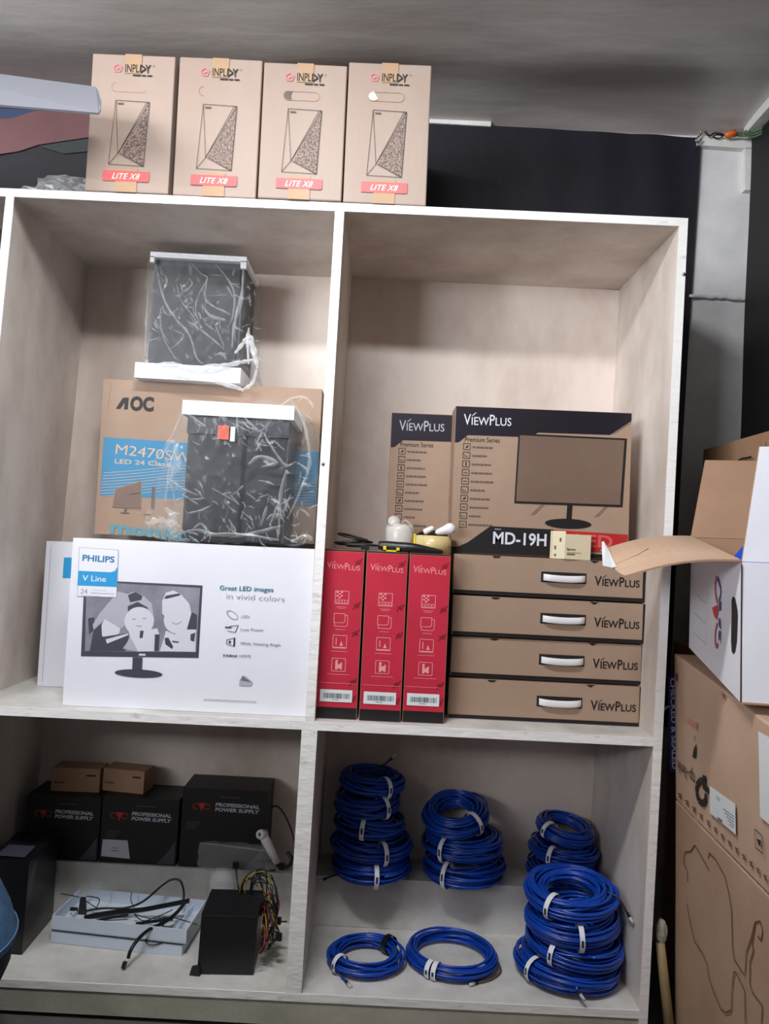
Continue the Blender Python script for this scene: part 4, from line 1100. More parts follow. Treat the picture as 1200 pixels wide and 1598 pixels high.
for pts, r in (([c6(310, 265, .24), c6(430, 246, .25), c6(580, 244, .26), c6(700, 200, .27), c6(820, 100, .28), c6(890, 55, .285), c6(945, 60, .285), c6(970, 120, .28), c6(972, 195, .27)], .0030),
               ([c6(985, 200, .25), c6(930, 270, .22), c6(850, 335, .18), c6(740, 390, .14), c6(670, 450, .10), c6(620, 520, .075), c6(600, 580, .068)], .0048),
               ([c6(985, 210, .25), c6(900, 290, .21), c6(840, 350, .19), c6(818, 400, .17)], .0016),
               ([c6(640, 285, .23), c6(700, 330, .21), c6(800, 300, .21), c6(900, 255, .22)], .0014),
               ([c6(640, 285, .23), c6(760, 315, .21), c6(900, 310, .2), c6(1060, 355, .18)], .0013),
               ([c6(625, 135, .29), c6(618, 190, .28), c6(640, 240, .26)], .0012),
               ([c6(310, 190, .26), c6(360, 225, .25), c6(400, 250, .24)], .0013),
               ([c6(320, 165, .27), c6(390, 175, .27), c6(408, 195, .26), c6(390, 240, .25)], .0014),
               ([c6(150, 148, .30), c6(210, 158, .29), c6(275, 172, .28)], .0012),
               ([c6(720, 450, .145), c6(725, 480, .143), c6(770, 492, .142), c6(830, 478, .142)], .0014)):
    mb.tube(smooth(pts, 6), r, M['cable_black'], 7)
mb.build('wires', cb)
mb = MB(); e = c6(573, 625, .065); mb.hexa([(e.x - .006, e.y - .005, e.z - .006), (e.x + .004, e.y - .005, e.z - .008), (e.x + .004, e.y + .005, e.z - .008), (e.x - .006, e.y + .005, e.z - .006), (e.x - .003, e.y - .005, e.z + .008), (e.x + .007, e.y - .005, e.z + .006), (e.x + .007, e.y + .005, e.z + .006), (e.x - .003, e.y + .005, e.z + .008)], M['black_plastic'], .001); mb.build('connector', cb)
mb = MB(); e = c6(290, 230, .255); mb.hexa([e + V(-.010, 0, -.030), e + V(.014, 0, -.030), e + V(.014, .006, -.030), e + V(-.010, .006, -.030), e + V(-.006, 0, .022), e + V(.008, 0, .022), e + V(.008, .006, .022), e + V(-.006, .006, .022)], M['tgreen'], .001); e = c6(230, 255, .245); mb.box(e.x - .008, e.x + .012, e.y, e.y + .006, e.z - .004, e.z + .004, M['black_plastic'], .001); q = mb.build('circuit_board', cb); q['label'] = 'small dark green circuit board'

# loose power supply with its cable bundle
ps = thing('power_supply', 'black metal computer power supply standing on end with tangled cables', 'power supply', (-.335, .13, zb(-.33)))
mb = MB(); zf = zb(-.33) + .001
pc = [V(-.404, .060, zf), V(-.263, .068, zf), V(-.268, .206, zf), V(-.409, .198, zf)]
pt = [p + V(.002, 0, .150) for p in pc]
mb.hexa(pc + pt, M['black_metal'], .0025)
F = Face(mb, pc[0], pc[1] - pc[0], V(0, 0, 1)); F.k = .0014
F.line((.003, .146), (.138, .146), .0008, M['ink_soft'])
hsg = mb.build('housing', ps)
for (u, v) in ((.024, .134), (.128, .137), (.024, .008), (.128, .008)):
    p = pc[0] + (pc[1] - pc[0]).normalized() * u + V(0, -.001, v); mb = MB()
    mb.lathe([(0, -.0022), (.003, -.0018), (.0038, 0)], p, M['black_metal'], 12, rot=Matrix.Rotation(-math.pi / 2, 3, 'X').inverted()); mb.build('screw', hsg)
mb = MB(); rr = random.Random(9)
def wander(a, b, n, amp): return [V(*[a[k] + (b[k] - a[k]) * i / (n - 1) + (amp * rr.uniform(-1, 1) if 0 < i < n - 1 else 0) for k in range(3)]) for i in range(n)]
cab = {}
st = V(-.262, .15, zf + .13)
for k in range(26):
    a = st + V(0, rr.uniform(-.03, .03), rr.uniform(-.02, .015))
    kind = rr.random(); m = M['cable_black'] if kind < .6 else (M['cable_yellow'] if kind < .8 else M['cable_red'])
    ex = rr.uniform(.008, .042); lo = rr.uniform(.02, .06)
    pts = [a, a + V(.012, -.01, .012 + .01 * rr.random()), a + V(ex, rr.uniform(-.06, .02), -.01), a + V(ex + rr.uniform(-.005, .012), rr.uniform(-.07, 0), -lo), a + V(ex * .7, rr.uniform(-.06, 0), -lo - .025)]
    cab.setdefault(m, []).append(pts)
for k in range(9):
    a = st + V(-.03 - .05 * rr.random(), .03, .02)
    m = rr.choice((M['cable_black'], M['cable_black'], M['cable_yellow']))
    pts = [a, a + V(.01, .0, .03 + .03 * rr.random()), a + V(.03 + .03 * rr.random(), .01, .05 * rr.random() + .02), a + V(.06 + .02 * rr.random(), -.01, .0), a + V(.075, -.02, -.04)]
    cab.setdefault(m, []).append(pts)
for m, L in cab.items():
    mb = MB()
    for pts in L: mb.tube(smooth(pts, 5), .0019, m, 6)
    mb.build('cable_bundle', ps)
mb = MB()
for (px, py, Y) in ((440, 1352, .30), (404, 1362, .27), (435, 1462, .10), (368, 1350, .30), (434, 1437, .16)):
    e = g(px, py, Y); mb.box(e.x - .008, e.x + .008, e.y - .006, e.y + .006, e.z - .008, e.z + .008, M['black_plastic'], .0015)
for pts in ([g(404, 1370, .27), g(412, 1392, .26), g(430, 1410, .25), g(429, 1425, .22)], [g(390, 1388, .25), g(408, 1400, .24), g(424, 1416, .22), g(428, 1432, .2)], [g(436, 1438, .16), g(448, 1438, .16)], [g(368, 1356, .30), g(372, 1385, .27), g(380, 1400, .22)], [g(428, 1430, .18), g(432, 1450, .12)]):
    mb.tube(smooth(pts, 5), .0024, M['cable_black'], 7)
mb.build('connector', ps)
# foot bracket at the lower left corner
mb = MB(); e = V(-.404, .056, zf); mb.hexa([e + V(-.018, -.004, 0), e + V(.010, -.006, 0), e + V(.010, .004, 0), e + V(-.018, .006, 0), e + V(-.013, -.004, .020), e + V(.006, -.004, .024), e + V(.006, .004, .024), e + V(-.013, .004, .020)], M['black_plastic'], .002); mb.build('plug', ps)

# clear plastic packs behind the power supply
pk = thing('clear_plastic_pack', 'clear empty plastic blister pack leaning on the step behind the power supply', 'plastic pack', (-.37, .37, ZL))
mb = MB(); wrap(mb, -.475, -.265, .322, .385, ZL + .003, ZL + .075, M['clear'], n=14, seed=2, amp=.004); mb.build('blister_shell', pk)
mb = MB(); mb.tube([g(312, 1316, .33), g(340, 1318, .33), g(400, 1326, .33), g(416, 1329, .33)], .0022, M['clear'], 6); mb.build('rim', pk)
cu = thing('clear_plastic_cup', 'clear plastic dome cup between step and black power supply', 'cup', (-.40, .285, zb(-.4)))
mb = MB(); c = V(-.395, .285, zb(-.4) + .001); mb.lathe([(.030, 0), (.031, .07), (.034, .10), (.035, .13), (.030, .155), (.016, .168), (0, .170)], c, M['clear'], 28); dm = mb.build('dome', cu)
mb = MB(); mb.lathe([(.0345, .104), (.037, .108), (.0345, .112)], c, M['clear'], 28); mb.build('rim', dm)

# white handset with black cord
hs = thing('white_handset', 'white tubular handset with black cord leaning beside the divider', 'handset', (-.26, .34, ZL))
a, b = g(410, 1302, .325), g(432, 1346, .342); mb = MB()
ax = (b - a).normalized()
mb.tube([a + ax * .008, a + ax * .02, a + (b - a) * .6, b], [.012, .0135, .012, .010], M['white_plastic'], 16); mb.build('grip', hs)
mb = MB(); R_ = Vector((-.45, -.85, .25)).to_track_quat('Z', 'Y').to_matrix()
mb.lathe([(.005, .016), (.0125, .016), (.0135, .010), (.0135, -.008), (.005, -.010), (.005, .016)], a, M['white_plastic'], 24, rot=R_); mb.build('ring_head', hs)
mb = MB(); mb.tube(smooth([b, b + ax * .012, g(440, 1355, .345), g(452, 1350, .35), g(455, 1340, .36), g(448, 1330, .37)], 5), .0055, M['cable_black'], 8)
mb.tube(smooth([g(419, 1268, .42), g(424, 1260, .43), g(434, 1259, .43), g(446, 1275, .42), g(456, 1300, .41), g(461, 1325, .39), g(455, 1345, .36)], 5), .0024, M['cable_black'], 7)
mb.tube(smooth([g(425, 1342, .338), g(400, 1344, .333), g(391, 1352, .332), g(402, 1358, .332), g(430, 1358, .338)], 5), .0028, M['cable_black'], 7)
mb.build('cord', hs)

# ------------------------------------------------------------------ lower right: coils of blue cable
def coil_mesh(R, br, bz, turns, seed, r=.0028, pts_turn=38):
    rr = random.Random(seed); nk = int(turns / .55) + 4
    key = []
    for k in range(nk):
        q = math.sqrt(rr.uniform(.4, 1)); a = rr.uniform(0, 2 * math.pi); key.append((q * math.cos(a) * br * .96, q * math.sin(a) * bz * .96))
    out = []; N = int(turns * pts_turn)
    for i in range(N):
        t = i / pts_turn; f = t / .55; k = int(f); u = f - k; u = u * u * (3 - 2 * u)
        dr = key[k][0] * (1 - u) + key[k + 1][0] * u; dz = key[k][1] * (1 - u) + key[k + 1][1] * u
        th = 2 * math.pi * t + seed
        e = 1 + .035 * math.sin(2 * th + seed)
        out.append(V((R + dr) * e * math.cos(th), (R + dr) * e * math.sin(th), dz + bz + r))
    return out
GROUP_C = 'coils of blue network cable'
def coil(c, R, br, bz, turns, seed, label, tie=(-1.9,), tilt=(0, 0), tail=None, black_tie=None, ring=None):
    o = thing('cable_coil', label, 'cable coil', c, GROUP_C)
    BASE[o.name] = V(0, 0, 0)
    mb = MB(); mb.tube(coil_mesh(R, br, bz, int(turns * 1.75), seed), .0033, M['cable_blue'], 6); mb.build('cable', o)
    for k, th in enumerate(tie):
        mb = MB(); e = 1 + .035 * math.sin(2 * th + seed)
        vs = []; fs = []; ct, sn = math.cos(th), math.sin(th); tg = V(-sn, ct, 0)
        for s_ in (-.0065, .0065):
            for i in range(18):
                a = 2 * math.pi * i / 18
                rad = R * e + (br + .0048) * math.cos(a); z = bz + .0028 + (bz + .0048) * math.sin(a)
                vs.append(V(rad * ct, rad * sn, max(.0008, z)) + tg * s_)
        for i in range(18): fs.append([i, (i + 1) % 18, 18 + (i + 1) % 18, 18 + i])
        mb.add(vs, fs, M['white_tie'], True)
        i0, i1 = 0, 1                                                    # printed mark on the tie
        rad = R * e + br + .0056
        mb.add([V(rad * ct, rad * sn, bz * .9) + tg * -.003, V(rad * ct, rad * sn, bz * .9) + tg * .003, V(rad * ct, rad * sn, bz * 1.5) + tg * .003, V(rad * ct, rad * sn, bz * 1.5) + tg * -.003], [[0, 1, 2, 3]], M['bar'])
        t_ = mb.build('paper_tie', o); t_['label'] = 'white paper tie'
    if black_tie is not None:
        mb = MB(); th = black_tie; ct, sn = math.cos(th), math.sin(th); tg = V(-sn, ct, 0); vs = []; fs = []
        for s_ in (-.009, .009):
            for i in range(16):
                a = 2 * math.pi * i / 16; rad = R + (br + .0048) * math.cos(a); vs.append(V(rad * ct, rad * sn, max(.0008, bz + .003 + (bz + .0046) * math.sin(a))) + tg * s_)
        for i in range(16): fs.append([i, (i + 1) % 16, 16 + (i + 1) % 16, 16 + i])
        mb.add(vs, fs, M['cable_black'], True); mb.build('black_tie', o)
    if tail:
        mb = MB(); mb.tube(smooth([V(*p) for p in tail], 6), .0028, M['cable_blue'] if ring is None else M[ring], 7)
        d = (V(*tail[-1]) - V(*tail[-2])).normalized(); e0 = V(*tail[-1])
        mb.tube([e0, e0 + d * .010], .0042, M['cable_black'], 8); ce = mb.build('cable_end', o)
        mb = MB(); mb.tube([e0 + d * .0102, e0 + d * .026], .0052, M['clear_plug'], 4); mb.build('plug', ce)
    o.rotation_euler = (tilt[0], tilt[1], 0)
    return o
yb = lambda x: zb(x) + .0008
# two single coils lying flat in front
coil((.020, .150, yb(.02)), .083, .019, .020, 13, 1.0, 'single blue cable coil with black tie lying flat beside the divider', tie=(-2.45,), black_tie=.75, tail=[(-.065, -.055, .012), (-.062, -.075, .006), (-.048, -.096, .004)])
coil((.247, .180, yb(.25)), .104, .0175, .018, 11, 2.2, 'single blue cable coil lying flat, between the small flat coil and tall front stack', tie=(-2.2, -2.05), tail=[(.118, .0, .016), (.128, -.04, .006), (.10, -.08, .0035), (.06, -.102, .0035)], ring='ink_soft')
# front stack on the right
xs = [(.548, .150), (.566, .158), (.560, .150), (.556, .156)]
hz = .0
labs = ['blue cable coil at the bottom of the tall front stack by the right panel', 'blue cable coil, second from bottom in the tall front stack', 'blue cable coil, third from bottom in the tall front stack', 'tilted blue cable coil on top of the tall front stack']
specs = [(.108, .031, .028, 22), (.105, .031, .029, 24), (.099, .030, .029, 22), (.091, .031, .028, 24)]
z = yb(.55)
ties = [(-2.6,), (-2.25,), (-1.62,), (-2.35,)]
for k, ((x, y), (R, br, bz, tn)) in enumerate(zip(xs, specs)):
    coil((x, y, z), R, br, bz, tn, 3.1 + k * 1.7, labs[k], tie=ties[k], tilt=((-.02, .03, .05, .14)[k], (.02, .06, -.03, -.05)[k]),
         tail=[(.085, -.03, .05), (.11, -.05, .045), (.126, -.075, .02)] if k == 3 else ([(-.03, -.11, .028), (-.01, -.128, .036), (-.004 - .0, -.138, .03)] if k == 0 else None), ring='cable_black' if k == 3 else None)
    z += 2 * bz + (.001, .0, .007, 0)[k]
# left stack on the step
z = ZL + .0008
wh = ['at the bottom', 'second from bottom', 'third from bottom', 'fourth from bottom', 'at the top']
for k, (dx, dy, R, br, bz, ty) in enumerate(((0.012, .385, .096, .026, .029, (-1.45,)), (.008, .390, .092, .029, .029, (-1.2,)), (-.004, .396, .082, .027, .028, (-1.75,)), (-.010, .398, .078, .027, .029, (-.95,)), (-.002, .402, .072, .028, .027, (-1.0,)))):
    coil((.012 + dx, dy - .015, z), R, br, bz, 18, 11.3 + k * 2.1, 'dark blue cable coil ' + wh[k] + ' of the tall stack beside the divider', tie=ty, tilt=((0, .03, -.02, .03, .02)[k], (0, .02, .05, -.04, .05)[k]),
         tail=[(-.03, -.05, .05), (.0, -.03, .066), (.03, -.02, .085), (.045, -.015, .098)] if k == 4 else ([(-.08, -.04, .012), (-.108, -.05, .008), (-.128, -.052, .0)] if k == 0 else None), ring='cable_black')
    z += 2 * bz + .001
# middle stack
z = ZL + .0008
for k, (dx, dy, R, br, bz, ty, tl) in enumerate(((.294, .380, .098, .027, .033, (-2.15,), (0, 0)), (.290, .384, .092, .028, .032, (-2.25,), (.04, -.05)), (.270, .396, .076, .030, .030, (-.95,), (.25, -.18)))):
    coil((dx, dy, z), R, br, bz, 20, 31.7 + k * 2.3, ('dark blue cable coil at the bottom of the middle stack on the step', 'dark blue cable coil between two others in the middle stack on the step', 'tilted dark blue cable coil on top of the middle stack on the step')[k], tie=ty, tilt=tl)
    z += 2 * bz + (.004, .014, 0)[k]
# right stack behind
z = ZL + .0008
for k, (dx, dy, R, br, bz, ty, tl) in enumerate(((.586, .392, .084, .025, .028, (-1.7,), (0, 0)), (.588, .395, .081, .026, .025, (-2.2,), (0, .04)), (.588, .402, .068, .025, .021, (-2.5,), (.12, .17)))):
    coil((dx, dy, z), R, br, bz, 18, 51.9 + k * 1.9, ('dark blue cable coil at the bottom of the low right stack on the step', 'dark blue cable coil in the middle of the low right stack on the step', 'tilted dark blue cable coil on top of the low right stack on the step')[k], tie=ty, tilt=tl)
    z += 2 * bz + (.005, .016, 0)[k]

# ------------------------------------------------------------------ right side: cartons between shelf and wall
def hexcarton(name, label, cat, bot, top, m, bev=.004, cuts=4, wob=.003, seed=0, group=None):
    cx = sum(p.x for p in bot) / 4; cy = sum(p.y for p in bot) / 4
    cr = thing(name, label, cat, (cx, cy, min(p.z for p in bot)), group)
    mb = MB(); mb.hexa(bot + top, m, bev, cuts=cuts, wob=wob, seed=seed)
    return cr, mb
# bottom carton; its left face looks at the shelf
zc1, zc2 = -.612, -.249
b0 = [V(.765, -.62, FL + .001), V(1.09, -.62, FL + .001), V(1.09, .06, FL + .001), V(.806, .06, FL + .001)]
t0 = [V(.742, -.62, zc1), V(1.09, -.62, zc1), V(1.09, .06, zc1), V(.786, .06, zc1)]
cr, mb = hexcarton('large_carton', 'large brown carton with a marker outline, standing on the floor by the shelf', 'carton', b0, t0, M['kraft_big'], seed=2, wob=.002)
F = Face(mb, b0[3], (b0[0] - b0[3]), t0[3] - b0[3]); F.k = .0035
F.N = -F.N if F.N.x > 0 else F.N
c7 = lambda x, y: (1000 + x / 5.025, 1280 + y / 5.025)
for pts in ([(345, 330), (355, 250), (400, 245), (435, 195), (490, 290), (545, 390)], [(540, 300), (548, 258), (600, 310), (670, 440), (700, 560), (725, 720), (730, 1000), (745, 1090), (830, 1220)],
            [(370, 650), (395, 790), (430, 950), (500, 1050), (535, 1140), (540, 1220), (580, 1340), (640, 1480), (680, 1510), (720, 1490), (728, 1330), (740, 1200), (760, 1190), (830, 1340), (832, 1590)],
            [(345, 330), (375, 400), (375, 480)], [(830, 1200), (840, 1040), (880, 920), (910, 800), (930, 800), (950, 790), (970, 870), (960, 940), (930, 910)], [(910, 810), (885, 980), (900, 1020), (870, 1110), (868, 1280), (890, 1350), (970, 1460), (960, 1590)]):
    F.path([F.P(*c7(*p)) for p in pts], .0035, M['marker'])
mb.build('carton_body', cr)
# middle carton
b1 = [V(.742, -.60, zc1 + .002), V(1.085, -.60, zc1 + .002), V(1.085, .06, zc1 + .002), V(.7845, .06, zc1 + .002)]
t1 = [V(.728, -.60, -.305), V(1.085, -.60, -.305), V(1.085, .06, zc2), V(.768, .06, zc2 + .008)]
cr, mb = hexcarton('large_carton', 'brown carton with upside-down lettering and a white sticker, under the open white carton', 'carton', b1, t1, M['kraft_tp'], seed=5, wob=.002)
F = Face(mb, b1[3], (b1[0] - b1[3]), t1[3] - b1[3]); F.k = .0035
c8 = lambda x, y: (1000 + x / 4.995, 1000 + y / 4.995)
F.text('tp-link', c8(432, 1040), c8(292, 925), M['ink'], h=.030, px=True, bold=-.004)
F.poly([F.P(*c8(*p)) for p in ((492, 1045), (520, 1055), (518, 1120), (550, 1160), (545, 1198), (510, 1170), (494, 1150))], M['ink'])
pts = [(505, 1095), (470, 1092), (446, 1130), (444, 1180), (460, 1240), (490, 1268), (512, 1258), (520, 1215), (519, 1190)]
F.path([F.P(*c8(*p)) for p in pts], .016, M['ink'])
F.poly([F.P(*c8(*p)) for p in ((425, 840), (445, 800), (440, 880), (438, 920), (412, 905))], M['ink']); F.line(c8(430, 740), c8(432, 780), .003, M['ink'], px=True); F.line(c8(452, 640), c8(452, 700), .004, M['ink'], px=True)
for k in range(4): F.path([F.P(*c8(x, y)) for x, y in ((372 + 18 * k, 600 + 14 * k), (384 + 18 * k, 606 + 14 * k), (384 + 18 * k, 640 + 14 * k), (372 + 18 * k, 632 + 14 * k))], .002, M['redpink'])
# seam tape printed with dark marks along the lower edge
for k in range(13):
    x = 300 + 56 * k; y = 1190 + 53 * k
    F.path([F.P(*c8(x + dx, y + dy)) for dx, dy in ((0, 0), (24, 12), (8, 26), (30, 44))], .0035, M['marker'])
F.path([F.P(*c8(*p)) for p in ((905, 1470), (962, 1520), (968, 1660), (910, 1610))], .002, M['ink'], closed=True); F.poly([F.P(*c8(*p)) for p in ((920, 1540), (955, 1560), (950, 1590), (938, 1598))], M['ink'])
F.poly([F.P(*c8(*p)) for p in ((280, 260), (298, 250), (296, 320), (285, 310))], M['marker']); F.poly([F.P(*c8(*p)) for p in ((645, 400), (680, 430), (660, 455))], M['marker'])
mb.build('carton_body', cr)
mb = MB(); L = Face(mb, F.O, F.U, F.Vv); L.k = .0062
L.poly([L.P(*c8(*p)) for p in ((558, 1130), (760, 1270), (765, 1512), (560, 1342))], M['white_label'])
L.text('SN', c8(640, 1230), c8(612, 1205), M['bar'], h=.008, px=True)
for k in range(5): L.line(c8(665 + 12 * k, 1310 + 30 * k), c8(752, 1372 + 22 * k), .0016, M['bar'], px=True)
L.poly([L.P(*c8(*p)) for p in ((620, 1370), (660, 1400), (660, 1420), (622, 1392))], M['grey_ink'])
lb = mb.build('shipping_label', cr); lb['label'] = 'white shipping sticker'
mb = MB(); L = Face(mb, F.O, F.U, F.Vv); L.k = .0062; L.poly([L.P(*c8(*p)) for p in ((942, 705), (1060, 770), (1060, 1460), (955, 1370))], M['white_label']); lb = mb.build('shipping_label', cr); lb['label'] = 'large white sticker at the frame edge'
# blue security tape along the rear edge, facing the room
mb = MB(); ta, tb_ = atY(1049, 1056, .075), atY(1052, 1204, .075); ax = (tb_ - ta).normalized(); sd = V(1, 0, 0)
ww = .0105
mb.hexa([tb_ - sd * ww, tb_ + sd * ww, tb_ + sd * ww + V(0, .002, 0), tb_ - sd * ww + V(0, .002, 0), ta - sd * ww, ta + sd * ww, ta + sd * ww + V(0, .002, 0), ta - sd * ww + V(0, .002, 0)], M['blue_tape'])
L = Face(mb, ta, sd, V(0, 0, 1)); L.k = .0006
L.text('CHECKED & SEALED', L.P(1046, 1058), L.P(1049, 1200), M['white_label'], h=.0125, bold=.02)
st = mb.build('security_tape', cr); st['label'] = 'blue tape printed CHECKED & SEALED'
mb = MB(); mb.tube(smooth([g(1036, 1108, .07), g(1041, 1103, .075), g(1049, 1104, .08)], 5), .003, M['lgrey_ink'], 6); mb.build('loose_tape_end', cr)

# open white carton on it
th = .165
U9 = V(math.cos(th), -math.sin(th), .0); 
A = atY(1079, 839, -.01); B = atY(1158, 877, -.44); C = atY(1158, 1099, -.44); Dd = atY(1075, 1010, -.01)
_n = (C - Dd).cross(A - Dd); _r9 = ray(1158, 877); B = CAM + _r9 * ((Dd - CAM).dot(_n) / _r9.dot(_n))      # keep the left wall flat
wv = V(.20, -.034, .004)
cr = thing('open_white_carton', 'open white carton with red and blue logo and hand hole, flaps spread', 'carton', tuple((C + Dd + wv) / 2), None)
mb = MB()
inn = .004
def slabq(mb, q, n, t, m_out, m_in):
    """a thin board: outer quad q, inner quad offset by n*t"""
    n = n.normalized() * t; q2 = [p + n for p in q]; 
    mb.add(q, [[0, 1, 2], [0, 2, 3]], m_out); mb.add(q2, [[2, 1, 0], [3, 2, 0]], m_in)
    for i in range(4):
        j = (i + 1) % 4; mb.add([q[i], q[j], q2[j], q2[i]], [[3, 2, 1, 0]], M['kraft_in'])
# left wall (outer white, inner kraft), with hand hole
nl = (Dd - C).cross(B - C).normalized(); nl = nl if nl.x < 0 else -nl
slabq(mb, [Dd, C, B, A], -nl, inn, M['white_card'], M['kraft_in'])
slabq(mb, [C, C + wv, B + wv, B], V(0, 1, 0), inn, M['white_card'], M['kraft_in'])
slabq(mb, [Dd + wv, Dd, A, A + wv], V(0, -1, 0), inn, M['white_card'], M['kraft_in'])
slabq(mb, [C + wv, Dd + wv, A + wv, B + wv], V(-1, 0, 0), inn, M['white_card'], M['kraft_in'])
slabq(mb, [C, Dd, Dd + wv, C + wv], V(0, 0, 1), inn, M['white_card'], M['kraft_in'])
F = Face(mb, Dd, C - Dd, A - Dd); F.k = .0012
if F.N.x > 0: F.N = -F.N
c9 = lambda x, y: (1040 + x / 6.394, 860 + y / 6.394)
cp = lambda pts, m: F.poly([F.P(*c9(*p)) for p in pts], M[m])
cp([(672, 452), (690, 470), (708, 560), (716, 640), (712, 760), (706, 900), (690, 1000), (674, 1030), (656, 1000), (650, 900), (652, 760), (656, 620), (655, 500), (662, 465)], 'dark_gap')
F.path([F.P(*c9(*p)) for p in ((516, 520), (496, 440), (490, 340), (500, 275), (512, 268))], .010, M['logo_crimson']); F.path([F.P(*c9(*p)) for p in ((518, 270), (535, 330), (548, 380), (545, 440), (530, 500))], .009, M['logo_blue'])
cp([(460, 565), (518, 535), (524, 600), (510, 690), (480, 650)], 'logo_red'); cp([(526, 510), (552, 500), (550, 590), (530, 600)], 'logo_blue')
cp([(528, 660), (545, 690), (550, 785), (532, 760), (524, 720)], 'logo_blue'); F.path([F.P(*c9(*p)) for p in ((514, 720), (495, 790), (490, 870), (496, 940), (512, 958), (520, 920))], .009, M['logo_crimson'])
cp([(530, 790), (548, 800), (548, 940), (540, 870), (526, 900), (524, 830)], 'logo_blue')
for a_, b_ in (((388, 318), (412, 335)), ((310, 435), (408, 528)), ((283, 615), (405, 738)), ((270, 810), (405, 930)), ((412, 360), (410, 520)), ((415, 560), (405, 738)), ((410, 770), (400, 950))): F.line(F.P(*c9(*a_)), F.P(*c9(*b_)), .0014, M['lgrey_ink'])
F.line(F.P(1158.5, 880), F.P(1157, 1096), .006, M['dark_gap'])
body = mb.build('carton_body', cr)
# flaps
def flap(q, n, mo, mi_, lb=None, torn=False):
    mb = MB(); slabq(mb, q, n, .004, mo, mi_)
    f = mb.build('flap', cr)
    if lb: f['label'] = lb
    return f
fa, fb = atY(975, 904, -.40), atY(937, 860, -.10)
mb = MB()
q = [A + V(-.002, 0, .001), B + V(-.002, 0, .001), fa, fb]
# left flap, slightly bent, with torn tip
n1, n2 = 10, 6
def ff(u, v):
    p = (q[0] * (1 - v) + q[1] * v) * (1 - u) + (q[3] * (1 - v) + q[2] * v) * u
    return p + V(0, 0, .012 * math.sin(math.pi * u) + .006 * u * math.sin(v * 7))
mb.grid(lambda u, v: ff(u, v) + V(0, 0, .0035), n1, n2, M['kraft_light'], smooth=False)
mb.grid(lambda u, v: ff(1 - u, v) - V(0, 0, .0005), n1, n2, M['white_card'], smooth=False)
for (e0, e1) in (((0, 1), (1, 1)), ((1, 1), (1, 0)), ((1, 0), (0, 0))):
    ps_ = [ff(e0[0] + (e1[0] - e0[0]) * i / 8, e0[1] + (e1[1] - e0[1]) * i / 8) for i in range(9)]
    for i in range(8): mb.add([ps_[i] - V(0, 0, .0005), ps_[i + 1] - V(0, 0, .0005), ps_[i + 1] + V(0, 0, .0035), ps_[i] + V(0, 0, .0035)], [[0, 1, 2, 3]], M['kraft_in'])
mb.tube([ff(.62, .42) + V(0, 0, .0036), ff(.75, .5) + V(0, 0, .0036), ff(.97, .55) + V(0, 0, .0036)], .0012, M['kraft_dark'], 5)
fl = mb.build('flap', cr); fl['label'] = 'pale brown inner side of the flap reaching over the shelf'
mb = MB(); a_, b_ = fb, fb + (fa - fb) * .62
crp = [(a_ + V(-.004, -.02, .022)), (a_ + V(.004, -.02, .020)), (a_ + (b_ - a_) * .45 + V(.006, 0, .010)), (a_ + (b_ - a_) * .55 + V(-.004, 0, .004)), b_ + V(.004, 0, .002), b_ + V(-.004, 0, -.001)]
mb.hexa([crp[3] + V(-.008, -.004, -.018), crp[5], crp[4], crp[3] + V(.004, .004, 0), crp[0], crp[0] + V(.006, .001, .001), crp[1], crp[1] + V(0, .004, 0)], M['white_label'], .001)
tp = mb.build('torn_tape', fl); tp['label'] = 'white torn tape at the tip of the flap'
w1, w2 = atY(1151, 718, .03), atY(1204, 722, .02)
w1 = atY(1101, 718, .03)
flap([A + V(0, .002, .001), A + wv * .62 + V(0, .002, .001), w1 + wv * .74, w1], V(0, 1, 0), M['kraft_in'], M['white_card'], 'brown inner side of the rear flap standing up')
flap([B + V(0, 0, .001), B + wv + V(0, 0, .001), B + wv + V(.03, .05, .24), B + V(.046, .04, .235)], V(0, 1, 0), M['white_card'], M['kraft_in'], 'white front flap standing up')
# blue plastic in the carton
zf9 = (C.z + Dd.z) / 2
mb = MB(); crumple(mb, V(.80, -.28, -.085), .055, .12, .135, M['blue_bag'], n=14, seed=8, amp=.25)
tag(mb.build('blue_plastic_bundle'), 'blue plastic bundle inside the open white carton', 'plastic bag')

# carton standing behind, and the plain one it stands on
b2 = [V(.905, .085, FL + .001), V(1.095, .085, FL + .001), V(1.095, .47, FL + .001), V(.905, .47, FL + .001)]
t2 = [p + V(0, 0, 1.19) for p in b2]
zq = -.005
tl, tr2 = atY(1097, 701, .40), atY(1202, 671, .02)
b3 = [V(tr2.x - .012, .02, -.246), V(1.10, .02, -.246), V(1.10, .40, -.246), V(tl.x - .012, .40, -.246)]
t3 = [V(tr2.x, .02, tr2.z), V(1.10, .02, tr2.z), V(1.10, .40, tl.z), V(tl.x, .40, tl.z)]
b3 = [p + V(0, 0, 0) for p in b3]
b2 = [V(.90, .085, FL + .001), V(1.095, .085, FL + .001), V(1.095, .42, FL + .001), V(.90, .42, FL + .001)]
t2 = [V(p.x, p.y, -.250) for p in b2]
cr, mb = hexcarton('plain_carton', 'dark plain carton deep behind the lettered brown carton', 'carton', b2, t2, M['kraft_dark'], seed=9); mb.build('carton_body', cr)
cr, mb = hexcarton('tall_carton', 'brown carton standing behind the open white carton against the black sheet', 'carton', b3, t3, M['kraft_dark'], seed=12, wob=.002)
F = Face(mb, b3[3], b3[0] - b3[3], V(0, 0, 1)); F.k = .004
F.path([F.P(1154, 719), F.P(1160, 716), F.P(1168, 715), F.P(1175, 713)], .006, M['ink']); F.line(F.P(1198, 690), F.P(1195, 716), .003, M['ink'])
mb.build('carton_body', cr)

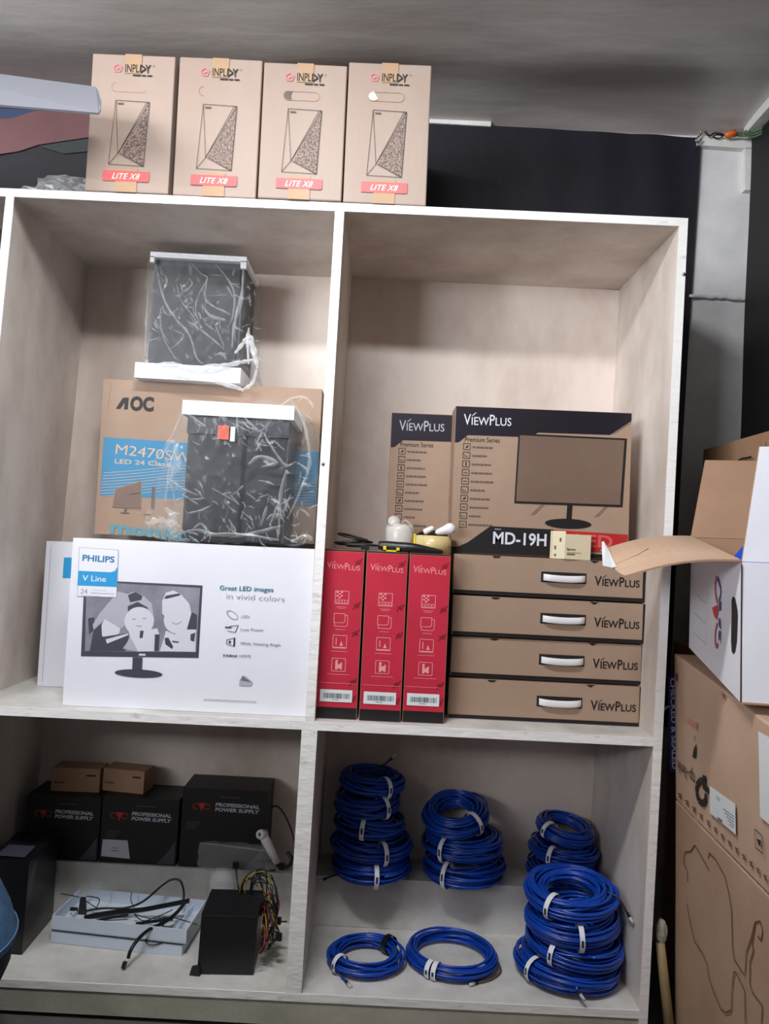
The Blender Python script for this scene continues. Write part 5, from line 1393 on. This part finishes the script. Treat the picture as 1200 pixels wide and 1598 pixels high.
# pale stick between shelf and carton
sk = thing('wooden_stick', 'pale wooden stick with a grey wrapped end between shelf and carton', 'stick', (.77, .03, FL))
mb = MB(); a, b = g(1030, 1470, .03), g(1046, 1620, .03); b = a + (b - a) * ((FL + .002 - a.z) / (b.z - a.z))
mb.tube([a, a + (b - a) * .4, b], [.011, .012, .0125], M['pale_wood'], 10); mb.build('shaft', sk)
mb = MB(); crumple(mb, a + V(.003, 0, .025),   .016, .014, .036, M['kick'], n=9, seed=4, amp=.35, flat_bottom=False); mb.build('wrapping', sk)

# denim bag at the left foreground
bag = thing('denim_bag', 'round denim bag with dark lower body in front of the black carton', 'bag', (-.945, -.31, FL))
def prof(z): 
    k = [(-1.198, .105), (-1.10, .130), (-.988, .190), (-.93, .213), (-.875, .218), (-.83, .205), (-.747, .165), (-.70, .10), (-.68, .03), (-.678, .0)]
    return k
cxy = V(-.945, -.31, 0)
P_ = prof(0)
mb = MB(); mb.lathe([(0, -1.198)] + [(r, z_) for r, z_ in [(q[1], q[0]) for q in P_ if q[0] < -.86]], cxy, M['denim_dark'], 40); mb.build('bag_body', bag)
mb = MB(); mb.lathe([(.221, -.884), (.223, -.878), (.221, -.87)] + [(q[1] + .003, q[0]) for q in P_ if q[0] > -.86], cxy, M['denim'], 40)
flp = mb.build('denim_flap', bag); flp['label'] = 'light blue denim upper part'
mb = MB(); mb.tube([cxy + V(.2225 * math.cos(t), .2225 * math.sin(t), -.868) for t in [2 * math.pi * k / 40 for k in range(40)]], .0016, M['denim_hem'], 6, closed=True); mb.build('hem_stitch', flp)

# corner wiring by the ceiling
cw = thing('corner_wiring', 'orange wire connector with green and black wires in the ceiling corner', 'wiring', (1.06, .50, 1.33))
mb = MB(); a, b = g(1130, 211, .49), g(1147, 208, .49); mb.tube([a, a + (b - a) * .3, b], [.004, .010, .012], M['wire_orange'], 12); mb.build('wire_connector', cw)
mb = MB(); mb.tube(smooth([g(1100, 205, .50), g(1107, 212, .50), g(1114, 208, .50), g(1122, 208, .49), g(1130, 211, .49)], 5), .003, M['cable_black'], 7); mb.tube(smooth([g(1112, 213, .505), g(1120, 210, .505), g(1128, 213, .505), g(1120, 216, .505), g(1112, 213, .505)], 4), .002, M['cable_black'], 6); mb.build('black_wire', cw)
mb = MB()
for k in range(3): mb.tube(smooth([g(1147, 207 + k * 2, .49), g(1158, 208 + 2 * k, .49), g(1166, 204 + 4 * k, .48), g(1176, 206 + k * 4, .46), g(1190, 200 + k * 4, .44)], 5), .0035, M['green_wire'], 7)
mb.build('green_wire', cw)
mb = MB(); mb.tube(smooth([g(1093, 204, .50), g(1094, 210, .50), g(1087, 216, .50), g(1086, 220, .50), g(1091, 222, .50), g(1095, 217, .50)], 5), .0028, M['steel'], 8)
tag(mb.build('metal_hook'), 'small metal hook at the top corner of the navy tarpaulin', 'hook')
mb = MB(); a, b = atY(1165, 428, .50), atY(1183, 423, .46); mb.hexa([a + V(0, 0, -.004), b + V(0, 0, -.004), b + V(0, .004, -.004), a + V(0, .004, -.004), a + V(0, 0, .004), b + V(0, 0, .004), b + V(0, .004, .004), a + V(0, .004, .004)], M['white_plastic'], .001)
tag(mb.build('wall_peg'), 'short white peg sticking out beside the white wall strip', 'peg')
